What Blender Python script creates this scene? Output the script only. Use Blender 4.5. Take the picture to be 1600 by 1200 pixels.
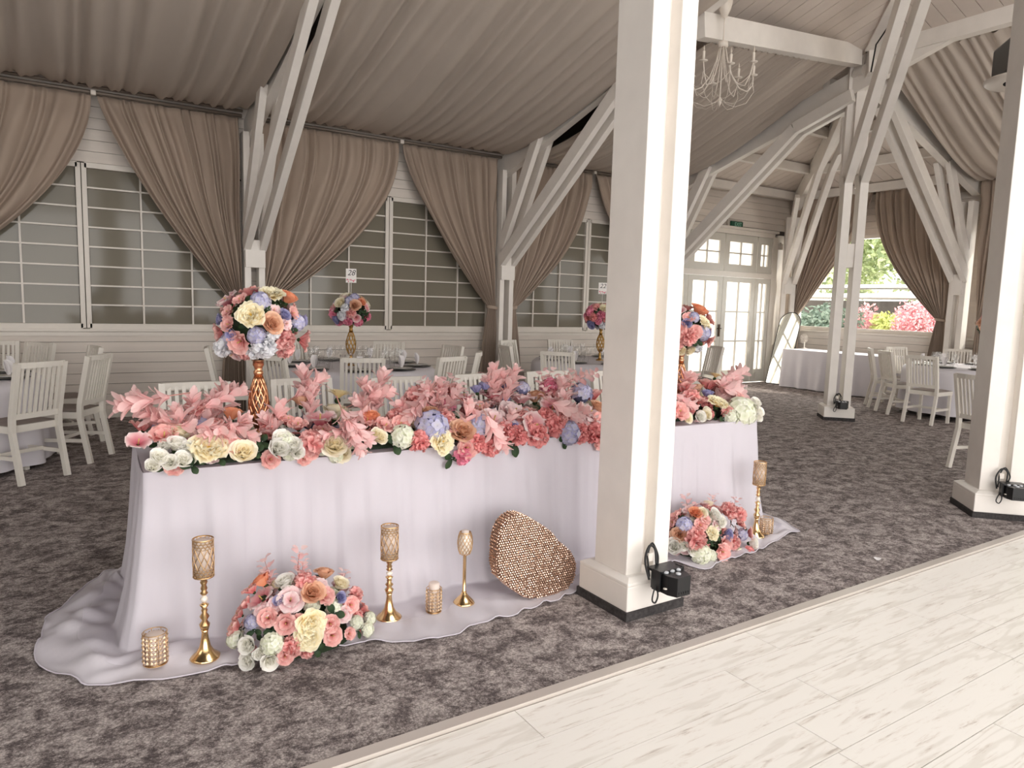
import bpy, math, random
from mathutils import Vector, Matrix
random.seed(7)
PI = math.pi
scn = bpy.context.scene
COL = scn.collection
for o in list(bpy.data.objects):
    bpy.data.objects.remove(o)

# ---------------------------------------------------------------- camera
CAMH = 1.5
FPX = 1110.0
yaw, pit, rol = math.radians(57.0639), math.radians(-6.5037), math.radians(1.6654)
_f = Vector((math.cos(pit)*math.cos(yaw), math.cos(pit)*math.sin(yaw), math.sin(pit)))
_r = _f.cross(Vector((0, 0, 1))).normalized()
_u = _r.cross(_f)
_r2 = _r*math.cos(rol) + _u*math.sin(rol)
_u2 = -_r*math.sin(rol) + _u*math.cos(rol)
cam = bpy.data.cameras.new('camera')
camo = bpy.data.objects.new('camera', cam)
COL.objects.link(camo)
M = Matrix(((_r2.x, _u2.x, -_f.x, 0), (_r2.y, _u2.y, -_f.y, 0), (_r2.z, _u2.z, -_f.z, CAMH), (0, 0, 0, 1)))
camo.matrix_world = M
cam.sensor_width = 36
cam.lens = FPX/1600*36
cam.clip_end = 300
scn.camera = camo

# ---------------------------------------------------------------- light and exposure
scn.view_settings.view_transform = 'Standard'
scn.view_settings.look = 'None'
scn.view_settings.gamma = 1
scn.view_settings.use_curve_mapping = False
scn.view_settings.exposure = 0.12
scn.cycles.max_bounces = 8
scn.cycles.transparent_max_bounces = 16
scn.cycles.sample_clamp_indirect = 6
world = bpy.data.worlds.new('overcast_sky')
scn.world = world
world.use_nodes = True
wn = world.node_tree.nodes
wn['Background'].inputs[0].default_value = (1.0, 0.975, 0.945, 1)
wn['Background'].inputs[1].default_value = 3.6


def area(name, loc, target, sx, sy, power, color=(1, .975, .95)):
    l = bpy.data.lights.new(name, 'AREA')
    l.shape = 'RECTANGLE'
    l.size = sx
    l.size_y = sy
    l.energy = power
    l.color = color
    o = bpy.data.objects.new(name, l)
    COL.objects.link(o)
    o.location = loc
    d = Vector(target) - Vector(loc)
    o.rotation_euler = d.to_track_quat('-Z', 'Y').to_euler()
    return o


# daylight through the tall openings of the hall's garden side behind the photographer
OPEN_X = [-3.4, -.2, 3.0, 6.2]
for _i, _x in enumerate(OPEN_X):
    area('daylight_opening_%d' % (_i+1), (_x, -3.5, 2.35), (_x, 5, 2.35), 2.6, 4.3, 92)
area('daylight_end_window', (14.0, 8.0, 2.4), (8, 6.5, 0.4), 2.6, 1.7, 70)
# unseen fill lamp added below the ceiling to brighten the dance floor
area('daylight_roof_lantern', (3.2, -.2, 5.9), (3.2, -.2, 0), 3.4, 2.2, 185)
_s = bpy.data.lights.new('sun', 'SUN'); _s.energy = 3; _s.angle = .02; _s.color = (1, .93, .82)
_so = bpy.data.objects.new('sun', _s); COL.objects.link(_so)
_so.rotation_euler = Vector((-.6, .42, -.62)).to_track_quat('-Z', 'Y').to_euler()

# ---------------------------------------------------------------- helpers
def lin(c):
    c = c/255.0
    return c/12.92 if c <= .04045 else ((c+.055)/1.055)**2.4


def C(r, g, b):
    return (lin(r), lin(g), lin(b), 1)


def smooth(pts, k=5):
    """Catmull-Rom through the points"""
    p = [Vector(q) for q in pts]; p = [p[0]*2-p[1]]+p+[p[-1]*2-p[-2]]
    out = []
    for i in range(1, len(p)-2):
        for j in range(k):
            t = j/k; a, b, c, d = p[i-1], p[i], p[i+1], p[i+2]
            out.append(.5*((2*b)+(c-a)*t+(2*a-5*b+4*c-d)*t*t+(3*b-a-3*c+d)*t**3))
    return out+[p[-2]]


class MB:
    """collects shapes into one mesh"""
    def __init__(s):
        s.v = []; s.f = []; s.sm = []; s.col = []

    def add(s, vs, fs, smooth=False, col=None):
        b = len(s.v)
        s.v += [tuple(p) for p in vs]
        s.f += [tuple(i+b for i in f) for f in fs]
        s.sm += [smooth]*len(fs)
        if col is None:
            s.col += [(1, 1, 1, 1)]*len(vs)
        elif len(col) == len(vs) and not isinstance(col[0], (int, float)):
            s.col += [tuple(c) for c in col]
        else:
            s.col += [tuple(col)]*len(vs)
        return s

    def box(s, c, size, rz=0.0, mat=None):
        x, y, z = size[0]/2, size[1]/2, size[2]/2
        vs = [Vector((a*x, b*y, d*z)) for d in (-1, 1) for a, b in ((-1, -1), (1, -1), (1, 1), (-1, 1))]
        if rz:
            R = Matrix.Rotation(rz, 3, 'Z'); vs = [R @ v for v in vs]
        if mat is not None:
            vs = [mat @ v for v in vs]
        c = Vector(c)
        return s.add([v+c for v in vs], [(0, 3, 2, 1), (4, 5, 6, 7), (0, 1, 5, 4), (1, 2, 6, 5), (2, 3, 7, 6), (3, 0, 4, 7)])

    def bar(s, p, q, w, h, side=None):
        """box beam from p to q; w along `side`, h perpendicular"""
        p, q = Vector(p), Vector(q)
        d = (q-p).normalized()
        if side is None:
            side = d.cross(Vector((0, 0, 1)))
            if side.length < 1e-4: side = Vector((1, 0, 0))
        side = Vector(side); side = (side - d*side.dot(d)).normalized()
        up = side.cross(d)
        vs = []
        for e in (p, q):
            for a, b in ((-1, -1), (1, -1), (1, 1), (-1, 1)):
                vs.append(e + side*(a*w/2) + up*(b*h/2))
        return s.add(vs, [(0, 3, 2, 1), (4, 5, 6, 7), (0, 1, 5, 4), (1, 2, 6, 5), (2, 3, 7, 6), (3, 0, 4, 7)])

    def tube(s, pts, r, n=6, caps=True):
        pts = [Vector(p) for p in pts]
        rs = r if isinstance(r, (list, tuple)) else [r]*len(pts)
        vs = []; fs = []
        prev = None
        for i, p in enumerate(pts):
            d = (pts[min(i+1, len(pts)-1)] - pts[max(i-1, 0)]).normalized()
            if prev is None:
                a = d.cross(Vector((0, 0, 1)))
                if a.length < 1e-3: a = d.cross(Vector((1, 0, 0)))
            else:
                a = prev - d*prev.dot(d)
            a.normalize(); prev = a
            b = d.cross(a)
            for k in range(n):
                t = 2*PI*k/n
                vs.append(p + (a*math.cos(t)+b*math.sin(t))*rs[i])
        m = len(pts)
        for i in range(m-1):
            for k in range(n):
                k2 = (k+1) % n
                fs.append((i*n+k, i*n+k2, (i+1)*n+k2, (i+1)*n+k))
        if caps:
            fs.append(tuple(range(n-1, -1, -1))); fs.append(tuple((m-1)*n+k for k in range(n)))
        return s.add(vs, fs, True)

    def lathe(s, prof, n=20, c=(0, 0, 0), caps=True):
        vs = []; fs = []
        for r, z in prof:
            for k in range(n):
                t = 2*PI*k/n
                vs.append((c[0]+r*math.cos(t), c[1]+r*math.sin(t), c[2]+z))
        m = len(prof)
        for i in range(m-1):
            for k in range(n):
                k2 = (k+1) % n
                fs.append((i*n+k, i*n+k2, (i+1)*n+k2, (i+1)*n+k))
        if caps:
            if prof[0][0] > 1e-4: fs.append(tuple(range(n-1, -1, -1)))
            if prof[-1][0] > 1e-4: fs.append(tuple((m-1)*n+k for k in range(n)))
        return s.add(vs, fs, True)

    def grid(s, fn, nu, nv, closed_u=False, colfn=None):
        vs = []; fs = []; cs = []
        cu = nu if closed_u else nu+1
        for j in range(nv+1):
            for i in range(cu):
                u, v = i/nu, j/nv
                vs.append(fn(u, v))
                if colfn: cs.append(colfn(u, v))
        for j in range(nv):
            for i in range(nu):
                i2 = (i+1) % cu
                fs.append((j*cu+i, j*cu+i2, (j+1)*cu+i2, (j+1)*cu+i))
        return s.add(vs, fs, True, cs if colfn else None)

    def mesh(s, name, mat=None, col=False, bevel=0):
        me = bpy.data.meshes.new(name)
        me.from_pydata(s.v, [], s.f)
        me.polygons.foreach_set('use_smooth', s.sm)
        if col:
            at = me.color_attributes.new('tint', 'FLOAT_COLOR', 'POINT')
            flat = [x for c in s.col for x in c]
            at.data.foreach_set('color', flat)
        me.update()
        if mat: me.materials.append(mat)
        return me

    def build(s, name, mat, parent=None, bevel=0, col=False):
        o = bpy.data.objects.new(name, s.mesh(name, mat, col))
        COL.objects.link(o)
        if parent: o.parent = parent
        if bevel:
            m = o.modifiers.new('bevel', 'BEVEL'); m.width = bevel; m.segments = 2; m.limit_method = 'ANGLE'
        return o


def inst(name, me, parent=None, loc=(0, 0, 0), rot=None, sc=None, mat=None):
    o = bpy.data.objects.new(name, me)
    COL.objects.link(o)
    if parent: o.parent = parent
    o.location = loc
    if rot is not None: o.rotation_euler = rot
    if sc is not None: o.scale = (sc, sc, sc) if isinstance(sc, (int, float)) else sc
    return o


def tag(o, label=None, cat=None, group=None, kind=None):
    if label: o['label'] = label
    if cat: o['category'] = cat
    if group: o['group'] = group
    if kind: o['kind'] = kind
    return o


def empty(name, loc=(0, 0, 0), rz=0, label=None, cat=None, group=None, kind=None):
    o = bpy.data.objects.new(name, None)
    o.empty_display_size = .1
    COL.objects.link(o)
    o.location = loc; o.rotation_euler = (0, 0, rz)
    return tag(o, label, cat, group, kind)


def copy_tree(o, parent=None):
    c = o.copy(); COL.objects.link(c)
    if parent: c.parent = parent
    for ch in list(o.children): copy_tree(ch, c)
    return c


# ---------------------------------------------------------------- materials
def mat(name, color, rough=.5, metal=0.0, spec=.5, var=0.0, vscale=8, bump=0.0, bscale=60, stretch=None, trans=0.0, coat=0.0):
    m = bpy.data.materials.new(name); m.use_nodes = True
    nt = m.node_tree; b = nt.nodes['Principled BSDF']
    b.inputs['Base Color'].default_value = color
    b.inputs['Roughness'].default_value = rough
    b.inputs['Metallic'].default_value = metal
    b.inputs['Specular IOR Level'].default_value = spec
    if coat: b.inputs['Coat Weight'].default_value = coat
    if var or bump:
        tc = nt.nodes.new('ShaderNodeTexCoord'); mp = nt.nodes.new('ShaderNodeMapping')
        nt.links.new(tc.outputs['Object'], mp.inputs[0])
        if stretch: mp.inputs['Scale'].default_value = stretch
    if var:
        n = nt.nodes.new('ShaderNodeTexNoise'); n.inputs['Scale'].default_value = vscale; n.inputs['Detail'].default_value = 5
        nt.links.new(mp.outputs[0], n.inputs['Vector'])
        r = nt.nodes.new('ShaderNodeValToRGB')
        r.color_ramp.elements[0].position = .3; r.color_ramp.elements[1].position = .7
        r.color_ramp.elements[0].color = tuple(c*(1-var) for c in color[:3])+(1,)
        r.color_ramp.elements[1].color = tuple(min(1, c*(1+var*.5)) for c in color[:3])+(1,)
        nt.links.new(n.outputs['Fac'], r.inputs[0]); nt.links.new(r.outputs[0], b.inputs['Base Color'])
    if bump:
        n2 = nt.nodes.new('ShaderNodeTexNoise'); n2.inputs['Scale'].default_value = bscale; n2.inputs['Detail'].default_value = 3
        nt.links.new(mp.outputs[0], n2.inputs['Vector'])
        bp = nt.nodes.new('ShaderNodeBump'); bp.inputs['Strength'].default_value = bump; bp.inputs['Distance'].default_value = .01
        nt.links.new(n2.outputs['Fac'], bp.inputs['Height']); nt.links.new(bp.outputs[0], b.inputs['Normal'])
    if trans:
        t = nt.nodes.new('ShaderNodeBsdfTranslucent'); t.inputs[0].default_value = color
        mx = nt.nodes.new('ShaderNodeMixShader'); mx.inputs[0].default_value = trans
        out = nt.nodes['Material Output']
        nt.links.new(b.outputs[0], mx.inputs[1]); nt.links.new(t.outputs[0], mx.inputs[2]); nt.links.new(mx.outputs[0], out.inputs[0])
    return m


def glass_mat(name, tint=(1, 1, 1, 1), rough=.02, f0=.04, gain=1.0):
    """thin clear sheet: see-through, mirror-like towards grazing angles"""
    m = bpy.data.materials.new(name); m.use_nodes = True
    nt = m.node_tree; nt.nodes.clear()
    out = nt.nodes.new('ShaderNodeOutputMaterial')
    tr = nt.nodes.new('ShaderNodeBsdfTransparent'); tr.inputs[0].default_value = tint
    gl = nt.nodes.new('ShaderNodeBsdfGlossy'); gl.inputs['Roughness'].default_value = rough
    lw = nt.nodes.new('ShaderNodeLayerWeight'); lw.inputs[0].default_value = .5
    pw = nt.nodes.new('ShaderNodeMath'); pw.operation = 'POWER'; pw.inputs[1].default_value = 4.0
    ma = nt.nodes.new('ShaderNodeMath'); ma.operation = 'MULTIPLY_ADD'; ma.inputs[1].default_value = gain*(1-f0); ma.inputs[2].default_value = f0
    mx = nt.nodes.new('ShaderNodeMixShader')
    nt.links.new(lw.outputs['Facing'], pw.inputs[0]); nt.links.new(pw.outputs[0], ma.inputs[0]); nt.links.new(ma.outputs[0], mx.inputs[0])
    nt.links.new(tr.outputs[0], mx.inputs[1]); nt.links.new(gl.outputs[0], mx.inputs[2]); nt.links.new(mx.outputs[0], out.inputs[0])
    return m


M_paint = mat('white_painted_wood', C(236, 230, 223), .45, var=.05, vscale=5, bump=.05, bscale=40)
M_board = mat('white_shiplap_paint', C(222, 212, 202), .55, var=.07, vscale=3, bump=.06, bscale=30, stretch=(.3, 1, 6))
M_ceil = mat('white_ceiling_plank_paint', C(222, 210, 200), .6, var=.06, vscale=4)
M_gap = mat('dark_gap', C(70, 62, 56), .9)
M_frame = mat('window_frame_paint', C(222, 214, 204), .4, var=.03)
M_blind = mat('grey_window_blind', C(134, 127, 114), .7, var=.10, vscale=.8)
M_pane = mat('grey_film_backed_window_glass', C(124, 118, 105), .07, spec=.22, var=.08, vscale=.9)
M_clear = glass_mat('clear_window_glass', (.97, .98, .97, 1), .01, .02, .5)
M_curtain = mat('taupe_curtain_cloth', C(174, 156, 141), .85, var=.05, vscale=2, bump=.08, bscale=400, trans=.12)
M_drape = mat('grey_beige_ceiling_cloth', C(202, 190, 178), .85, var=.06, vscale=1.2, bump=.06, bscale=200, trans=.10)
M_rod = mat('brown_grey_rod_metal', C(120, 108, 98), .5, metal=.2)
M_black = mat('black_plastic', C(22, 22, 24), .35)
M_cable = mat('black_cable_rubber', C(15, 15, 16), .5)
M_kick = mat('grey_carpet_kickboard', C(62, 58, 58), .9, var=.5, vscale=60)
M_trim = mat('pale_floor_trim', C(205, 196, 188), .35, metal=.2)
M_frost = mat('frosted_door_glass', (1, 1, 1, 1), .4)


def carpet_material():
    m = bpy.data.materials.new('grey_patterned_carpet'); m.use_nodes = True
    nt = m.node_tree; b = nt.nodes['Principled BSDF']; L = nt.links.new
    b.inputs['Roughness'].default_value = .95; b.inputs['Specular IOR Level'].default_value = .1
    tc = nt.nodes.new('ShaderNodeTexCoord')

    def noise(scale, det, sc=(1, 1, 1), dist=0, rough=.6):
        mp = nt.nodes.new('ShaderNodeMapping'); mp.inputs['Scale'].default_value = sc
        L(tc.outputs['Object'], mp.inputs[0])
        n = nt.nodes.new('ShaderNodeTexNoise'); n.inputs['Scale'].default_value = scale; n.inputs['Detail'].default_value = det
        n.inputs['Distortion'].default_value = dist; n.inputs['Roughness'].default_value = rough
        L(mp.outputs[0], n.inputs['Vector']); return n.outputs['Fac']

    def math_(op, a, bb):
        n = nt.nodes.new('ShaderNodeMath'); n.operation = op
        for i, x in enumerate((a, bb)):
            if isinstance(x, (int, float)): n.inputs[i].default_value = x
            else: L(x, n.inputs[i])
        return n.outputs[0]
    big = noise(8.5, 7, (1, 1.1, 1), .5, .74)
    med = noise(34, 3, (1, 1.3, 1), .2, .6)
    fine = noise(230, 1)
    s = math_('ADD', math_('MULTIPLY', big, .56), math_('ADD', math_('MULTIPLY', med, .24), math_('MULTIPLY', fine, .20)))
    r = nt.nodes.new('ShaderNodeValToRGB')
    e = r.color_ramp.elements
    e[0].position = .43; e[0].color = C(108, 99, 98)
    e[1].position = .58; e[1].color = C(208, 197, 192)
    k = e.new(.47); k.color = C(138, 127, 125)
    k = e.new(.52); k.color = C(178, 167, 163)
    L(s, r.inputs[0])
    v = nt.nodes.new('ShaderNodeTexVoronoi'); v.inputs['Scale'].default_value = 110
    L(tc.outputs['Object'], v.inputs['Vector'])
    r2 = nt.nodes.new('ShaderNodeValToRGB'); r2.color_ramp.elements[0].color = (1, 1, 1, 1); r2.color_ramp.elements[1].color = (.45, .45, .45, 1)
    r2.color_ramp.elements[0].position = .25; r2.color_ramp.elements[1].position = .75
    L(v.outputs['Distance'], r2.inputs[0])
    mx = nt.nodes.new('ShaderNodeMixRGB'); mx.blend_type = 'MULTIPLY'; mx.inputs[0].default_value = .8
    L(r.outputs[0], mx.inputs[1]); L(r2.outputs[0], mx.inputs[2]); L(mx.outputs[0], b.inputs['Base Color'])
    bp = nt.nodes.new('ShaderNodeBump'); bp.inputs['Strength'].default_value = .35; bp.inputs['Distance'].default_value = .003; bp.invert = True
    L(v.outputs['Distance'], bp.inputs['Height']); L(bp.outputs[0], b.inputs['Normal'])
    return m


def laminate_material():
    m = bpy.data.materials.new('whitewashed_oak_laminate'); m.use_nodes = True
    nt = m.node_tree; b = nt.nodes['Principled BSDF']; L = nt.links.new
    b.inputs['Roughness'].default_value = .38
    tc = nt.nodes.new('ShaderNodeTexCoord'); oi = nt.nodes.new('ShaderNodeObjectInfo')
    mp = nt.nodes.new('ShaderNodeMapping'); mp.inputs['Scale'].default_value = (.9, 9, 1)
    cb = nt.nodes.new('ShaderNodeCombineXYZ'); mu = nt.nodes.new('ShaderNodeMath'); mu.operation = 'MULTIPLY'; mu.inputs[1].default_value = 37
    L(oi.outputs['Random'], mu.inputs[0]); L(mu.outputs[0], cb.inputs[0]); L(mu.outputs[0], cb.inputs[2])
    ad = nt.nodes.new('ShaderNodeVectorMath'); ad.operation = 'ADD'
    L(tc.outputs['Object'], ad.inputs[0]); L(cb.outputs[0], ad.inputs[1]); L(ad.outputs[0], mp.inputs[0])
    n = nt.nodes.new('ShaderNodeTexNoise'); n.inputs['Scale'].default_value = 5; n.inputs['Detail'].default_value = 9; n.inputs['Roughness'].default_value = .75; n.inputs['Distortion'].default_value = .4
    L(mp.outputs[0], n.inputs['Vector'])
    r = nt.nodes.new('ShaderNodeValToRGB'); e = r.color_ramp.elements
    e[0].position = .33; e[0].color = C(202, 192, 182); e[1].position = .46; e[1].color = C(248, 243, 236)
    k = e.new(.40); k.color = C(236, 228, 219)
    L(n.outputs['Fac'], r.inputs[0])
    w = nt.nodes.new('ShaderNodeTexWave'); w.wave_type = 'RINGS'; w.inputs['Scale'].default_value = 5; w.inputs['Distortion'].default_value = 9; w.inputs['Detail'].default_value = 3; w.inputs['Detail Scale'].default_value = .8
    mp2 = nt.nodes.new('ShaderNodeMapping'); mp2.inputs['Scale'].default_value = (.45, 3.2, 1)
    L(ad.outputs[0], mp2.inputs[0]); L(mp2.outputs[0], w.inputs['Vector'])
    r3 = nt.nodes.new('ShaderNodeValToRGB'); r3.color_ramp.elements[0].position = .0; r3.color_ramp.elements[0].color = (.8, .78, .75, 1); r3.color_ramp.elements[1].position = .25; r3.color_ramp.elements[1].color = (1, 1, 1, 1)
    L(w.outputs['Fac'], r3.inputs[0])
    mx = nt.nodes.new('ShaderNodeMixRGB'); mx.blend_type = 'MULTIPLY'; mx.inputs[0].default_value = .55
    L(r.outputs[0], mx.inputs[1]); L(r3.outputs[0], mx.inputs[2]); L(mx.outputs[0], b.inputs['Base Color'])
    return m


M_carpet = carpet_material()
M_lam = laminate_material()
# ================================================================ ROOM SHELL
YW, XW = 9.66, 13.2          # inner faces of the long wall and of the end wall
SL = .30
Q = 2**-.5


def zc(x, y):
    return 3.85 + SL*min(YW-y, XW-x, y+7.7)


# frosted glass lets daylight through, blurred
nt = M_frost.node_tree
tr = nt.nodes.new('ShaderNodeBsdfTranslucent'); tr.inputs[0].default_value = (1, .98, .95, 1)
mx = nt.nodes.new('ShaderNodeMixShader'); mx.inputs[0].default_value = .82
nt.links.new(nt.nodes['Principled BSDF'].outputs[0], mx.inputs[1]); nt.links.new(tr.outputs[0], mx.inputs[2])
nt.links.new(mx.outputs[0], nt.nodes['Material Output'].inputs[0])

# ---- floors
fl = MB().box((2.2, 5.88, -.05), (22.2, 7.60, .1)).build('floor', M_carpet); tag(fl, 'grey patterned carpet floor of the hall', kind='structure')
df = MB().box((2.2, -2.86, -.06), (22.2, 9.84, .1)).build('floor_dance', M_gap); tag(df, 'pale whitewashed laminate dance floor', kind='structure')
tr_ = MB().bar((-8.9, 2.085, .004), (13.2, 2.085, .004), .05, .022, (0, 1, 0)).build('trim_1', M_trim); tag(tr_, 'pale edging strip between carpet and laminate', kind='structure')
rng = random.Random(3)
pw = .192
for k in range(12):
    y = 2.055 - pw*(k+.5)
    x = -2.2 - rng.random()*1.2
    while x < 8.5:
        ln = 1.29
        me_ = MB().box((0, 0, 0), (ln-.003, pw-.003, .012))
        o = me_.build('laminate_plank', M_lam, df); o.location = (x+ln/2, y, -.005)
        x += ln

# ---- long wall (left) and end wall (right)
wl = empty('wall_left', (0, 0, 0), kind='structure', label='long white boarded wall with shuttered windows')
MB().box((.3, YW+.12, .5), (18.6, .2, 1.02)).build('wall_core', M_gap, wl)
MB().box((12.93, YW+.12, 1.5), (.54, .2, 3.0)).build('wall_core', M_gap, wl)
MB().box((2.1, YW+.12, 3.6), (22.2, .2, 1.35)).build('wall_core', M_gap, wl)
BH = .125
for k in range(8):
    z = .03 + BH*(k+.5)
    MB().box((.3, YW+.012, z), (18.6, .024, BH-.005)).build('board', M_board, wl)
for k in range(8):
    z = 2.955 + BH*(k+.5)
    MB().box((.3, YW+.012, z), (18.6, .024, BH-.005)).build('board', M_board, wl)
for k in range(7):
    z = 3.14 + BH*(k+.5)
    MB().box((11.55, YW+.012, z), (3.3, .024, BH-.005)).build('board', M_board, wl)
for x, wd in ((-1.5, .42), (2.21, .48), (5.90, .36), (9.47, .48), (-6.2, 2.0)):
    for k in range(15):
        MB().box((x, YW+.012, 1.06+BH*(k+.5)), (wd, .024, BH-.004)).build('board', M_board, wl)
    MB().box((x, YW+.12, 2.0), (wd, .2, 2.0)).build('wall_core', M_gap, wl)
wr = empty('wall_right', kind='structure', label='white boarded end wall with a large clear window')
for (z0, z1) in ((0, 1.1), (2.98, 4.2)):
    MB().box((XW+.12, 4.5, (z0+z1)/2), (.2, 10.4, z1-z0)).build('wall_core', M_gap, wr)
for k in range(8):
    MB().box((XW+.012, 4.5, .03+BH*1.06*(k+.5)), (.024, 10.4, BH*1.06-.005)).build('board', M_board, wr)
for k in range(7):
    MB().box((XW+.012, 4.5, 2.99+BH*(k+.5)), (.024, 10.4, BH-.005)).build('board', M_board, wr)
# window piers of the end wall
for y in (9.6, 6.2, 2.6):
    MB().box((XW+.1, y, 2.04), (.2, .50 if y < 9 else .3, 1.9)).build('pier', M_board, wr)
bk = MB().box((-9.0, 1, 2.2), (.15, 17.4, 4.4)).build('wall_back', M_board); tag(bk, 'white wall at the far left end of the hall', kind='structure')

# garden side behind the photographer: piers between tall openings, and a lintel
wf = empty('wall_front', kind='structure', label='white wall with tall openings behind the photographer')
MB().box((2.1, -3.3, 4.85), (22.2, .2, .7)).build('lintel', M_board, wf)
_e = [-9.0]+[v for x in OPEN_X for v in (x-1.3, x+1.3)]+[13.2]
for a, b in zip(_e[0::2], _e[1::2]):
    MB().box(((a+b)/2, -3.3, 2.25), (b-a, .2, 4.5)).build('pier', M_board, wf)
# sill ledge trims
t = MB().box((.3, YW-.01, 1.045), (18.6, .07, .03)).box((.3, YW, 1.0), (18.6, .045, .045)).build('trim_2', M_frame); tag(t, 'white sill ledge under the shuttered windows', kind='structure')
t = MB().box((XW-.02, 4.5, 1.11), (.10, 10.4, .04)).box((XW, 4.5, 1.05), (.05, 10.4, .07)).build('trim_3', M_frame); tag(t, 'white sill ledge of the end wall window', kind='structure')
bb = MB().box((.3, YW-.012, .05), (18.6, .03, .10)).build('baseboard_left', M_frame); tag(bb, 'white baseboard of the long wall', kind='structure')
bb = MB().box((XW-.012, 4.5, .05), (.03, 10.4, .10)).build('baseboard_right', M_frame); tag(bb, 'white baseboard of the end wall', kind='structure')

# ---- shuttered windows on the long wall
ROW0, ROWH = 1.115, .2225
pane_me = {}


def shuttered_window(name, xm, pw_, label):
    w = empty(name, (xm, YW, 0), label=label, kind='structure')
    W = 3*pw_ + .07
    fr = MB()
    for s in (-1, 1):
        x0 = s*.035; x1 = s*W
        a, b = min(x0, x1), max(x0, x1)
        fr.box((s*.03, 0, 2.005), (.05, .06, 1.87)); fr.box((s*(W-.01), 0, 2.005), (.06, .06, 1.87))
        fr.box(((a+b)/2, 0, 1.09), (b-a, .06, .06)); fr.box(((a+b)/2, 0, 2.92), (b-a, .06, .06))
    fr.build('window_frame', M_frame, w)
    MB().box((0, .085, 2.0), (2*W, .03, 1.95)).box((0, .04, 2.0), (.09, .02, 1.9)).build('blind_panel', M_blind, w)
    if pw_ not in pane_me:
        pane_me[pw_] = (MB().box((0, 0, 0), (pw_-.012, .006, ROWH-.012)).mesh('pane', M_pane),
                        MB().box((0, 0, 0), (3*pw_, .035, .018)).mesh('muntin', M_frame),
                        MB().box((0, 0, 0), (.02, .037, 1.78)).mesh('muntin', M_frame))
    pm, hm, vm = pane_me[pw_]
    for s in (-1, 1):
        for i in range(3):
            for k in range(8):
                o = inst('pane', pm, w, (s*(.055+pw_*(i+.5)), .015, ROW0+ROWH*(k+.5)), (rng.uniform(-.006, .006), 0, rng.uniform(-.006, .006)))
        for k in range(1, 8):
            inst('muntin', hm, w, (s*(.055+1.5*pw_), 0, ROW0+ROWH*k))
        for i in (1, 2):
            inst('muntin', vm, w, (s*(.055+pw_*i), 0, 2.005))
    return w


shuttered_window('window_1', -3.40, .53, 'shuttered window beyond the left edge of the picture')
shuttered_window('window_2', .33, .545, 'shuttered window on the left, behind the small white chairs')
shuttered_window('window_3', 4.08, .535, 'shuttered window behind the table with the number 28 card')
shuttered_window('window_4', 7.70, .515, 'shuttered window partly hidden by the big white post')

# ---- doors with side lights and transoms
DX = [9.68, 10.15, 11.12, 12.09, 12.57]
M_door = mat('pale_grey_door_paint', C(205, 200, 190), .4, var=.03)


def leaf(parent, x0, x1, z0, z1, st, rail_b, rail_t, nx, nz, y=YW, dz=.05):
    """glazed joinery between x0..x1, z0..z1"""
    f = MB(); yc = y
    f.box(((x0+st/2), yc, (z0+z1)/2), (st, dz, z1-z0)); f.box((x1-st/2, yc, (z0+z1)/2), (st, dz, z1-z0))
    f.box(((x0+x1)/2, yc, z0+rail_b/2), (x1-x0-2*st, dz*.98, rail_b)); f.box(((x0+x1)/2, yc, z1-rail_t/2), (x1-x0-2*st, dz*.98, rail_t))
    if rail_b > .2: f.box(((x0+x1)/2, yc-.012, z0+rail_b/2), (x1-x0-2*st-.1, dz, rail_b-.12))
    f.build('door_frame' if rail_b > .2 else 'sash_frame', M_door, parent)
    gx0, gx1, gz0, gz1 = x0+st, x1-st, z0+rail_b, z1-rail_t
    for i in range(1, nx):
        MB().box((gx0+(gx1-gx0)*i/nx, yc, (gz0+gz1)/2), (.03, dz*.8, gz1-gz0)).build('muntin', M_door, parent)
    for k in range(1, nz):
        MB().box(((gx0+gx1)/2, yc, gz0+(gz1-gz0)*k/nz), (gx1-gx0, dz*.78, .026)).build('muntin', M_door, parent)
    for i in range(nx):
        for k in range(nz):
            a = gx0+(gx1-gx0)*i/nx; b = gx0+(gx1-gx0)*(i+1)/nx; c = gz0+(gz1-gz0)*k/nz; d = gz0+(gz1-gz0)*(k+1)/nz
            MB().box(((a+b)/2, yc+.01, (c+d)/2), (b-a-.004, .006, d-c-.004)).build('pane', M_frost, parent)


d1 = empty('door_1', kind='structure', label='left leaf of the glazed double door')
leaf(d1, DX[1]+.01, DX[2]-.005, .02, 2.14, .12, .26, .10, 2, 3)
d2 = empty('door_2', kind='structure', label='right leaf of the glazed double door with dark handle')
leaf(d2, DX[2]+.005, DX[3]-.01, .02, 2.14, .12, .26, .10, 2, 3)
MB().box((DX[2]-.05, YW-.04, 1.08), (.04, .015, .24)).tube([(DX[2]-.05, YW-.05, 1.12), (DX[2]-.05, YW-.09, 1.12), (DX[2]-.16, YW-.09, 1.12)], .012).build('door_handle', mat('dark_bronze_handle', C(70, 55, 45), .35, metal=.8), d1)
w = empty('window_5', kind='structure', label='narrow glazed side light right of the double door')
leaf(w, DX[3]+.01, DX[4]-.02, .02, 2.14, .10, .26, .10, 2, 3)
w = empty('window_6', kind='structure', label='narrow glazed side light left of the double door')
leaf(w, DX[0], DX[1]-.01, .02, 2.14, .10, .26, .10, 2, 3)
for n, (a, b, lab, nx) in enumerate(((DX[1], DX[2], 'transom window above the left door leaf', 2), (DX[2], DX[3], 'transom window above the right door leaf', 2), (DX[3], DX[4]-.02, 'narrow transom window at the right door jamb', 2), (DX[0], DX[1], 'narrow transom window at the left door jamb', 2))):
    w = empty('window_%d' % (7+n), kind='structure', label=lab)
    leaf(w, a+.01, b-.01, 2.25, 2.97, .13 if n < 2 else .11, .14, .14, nx, 2)
t = MB()
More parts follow.
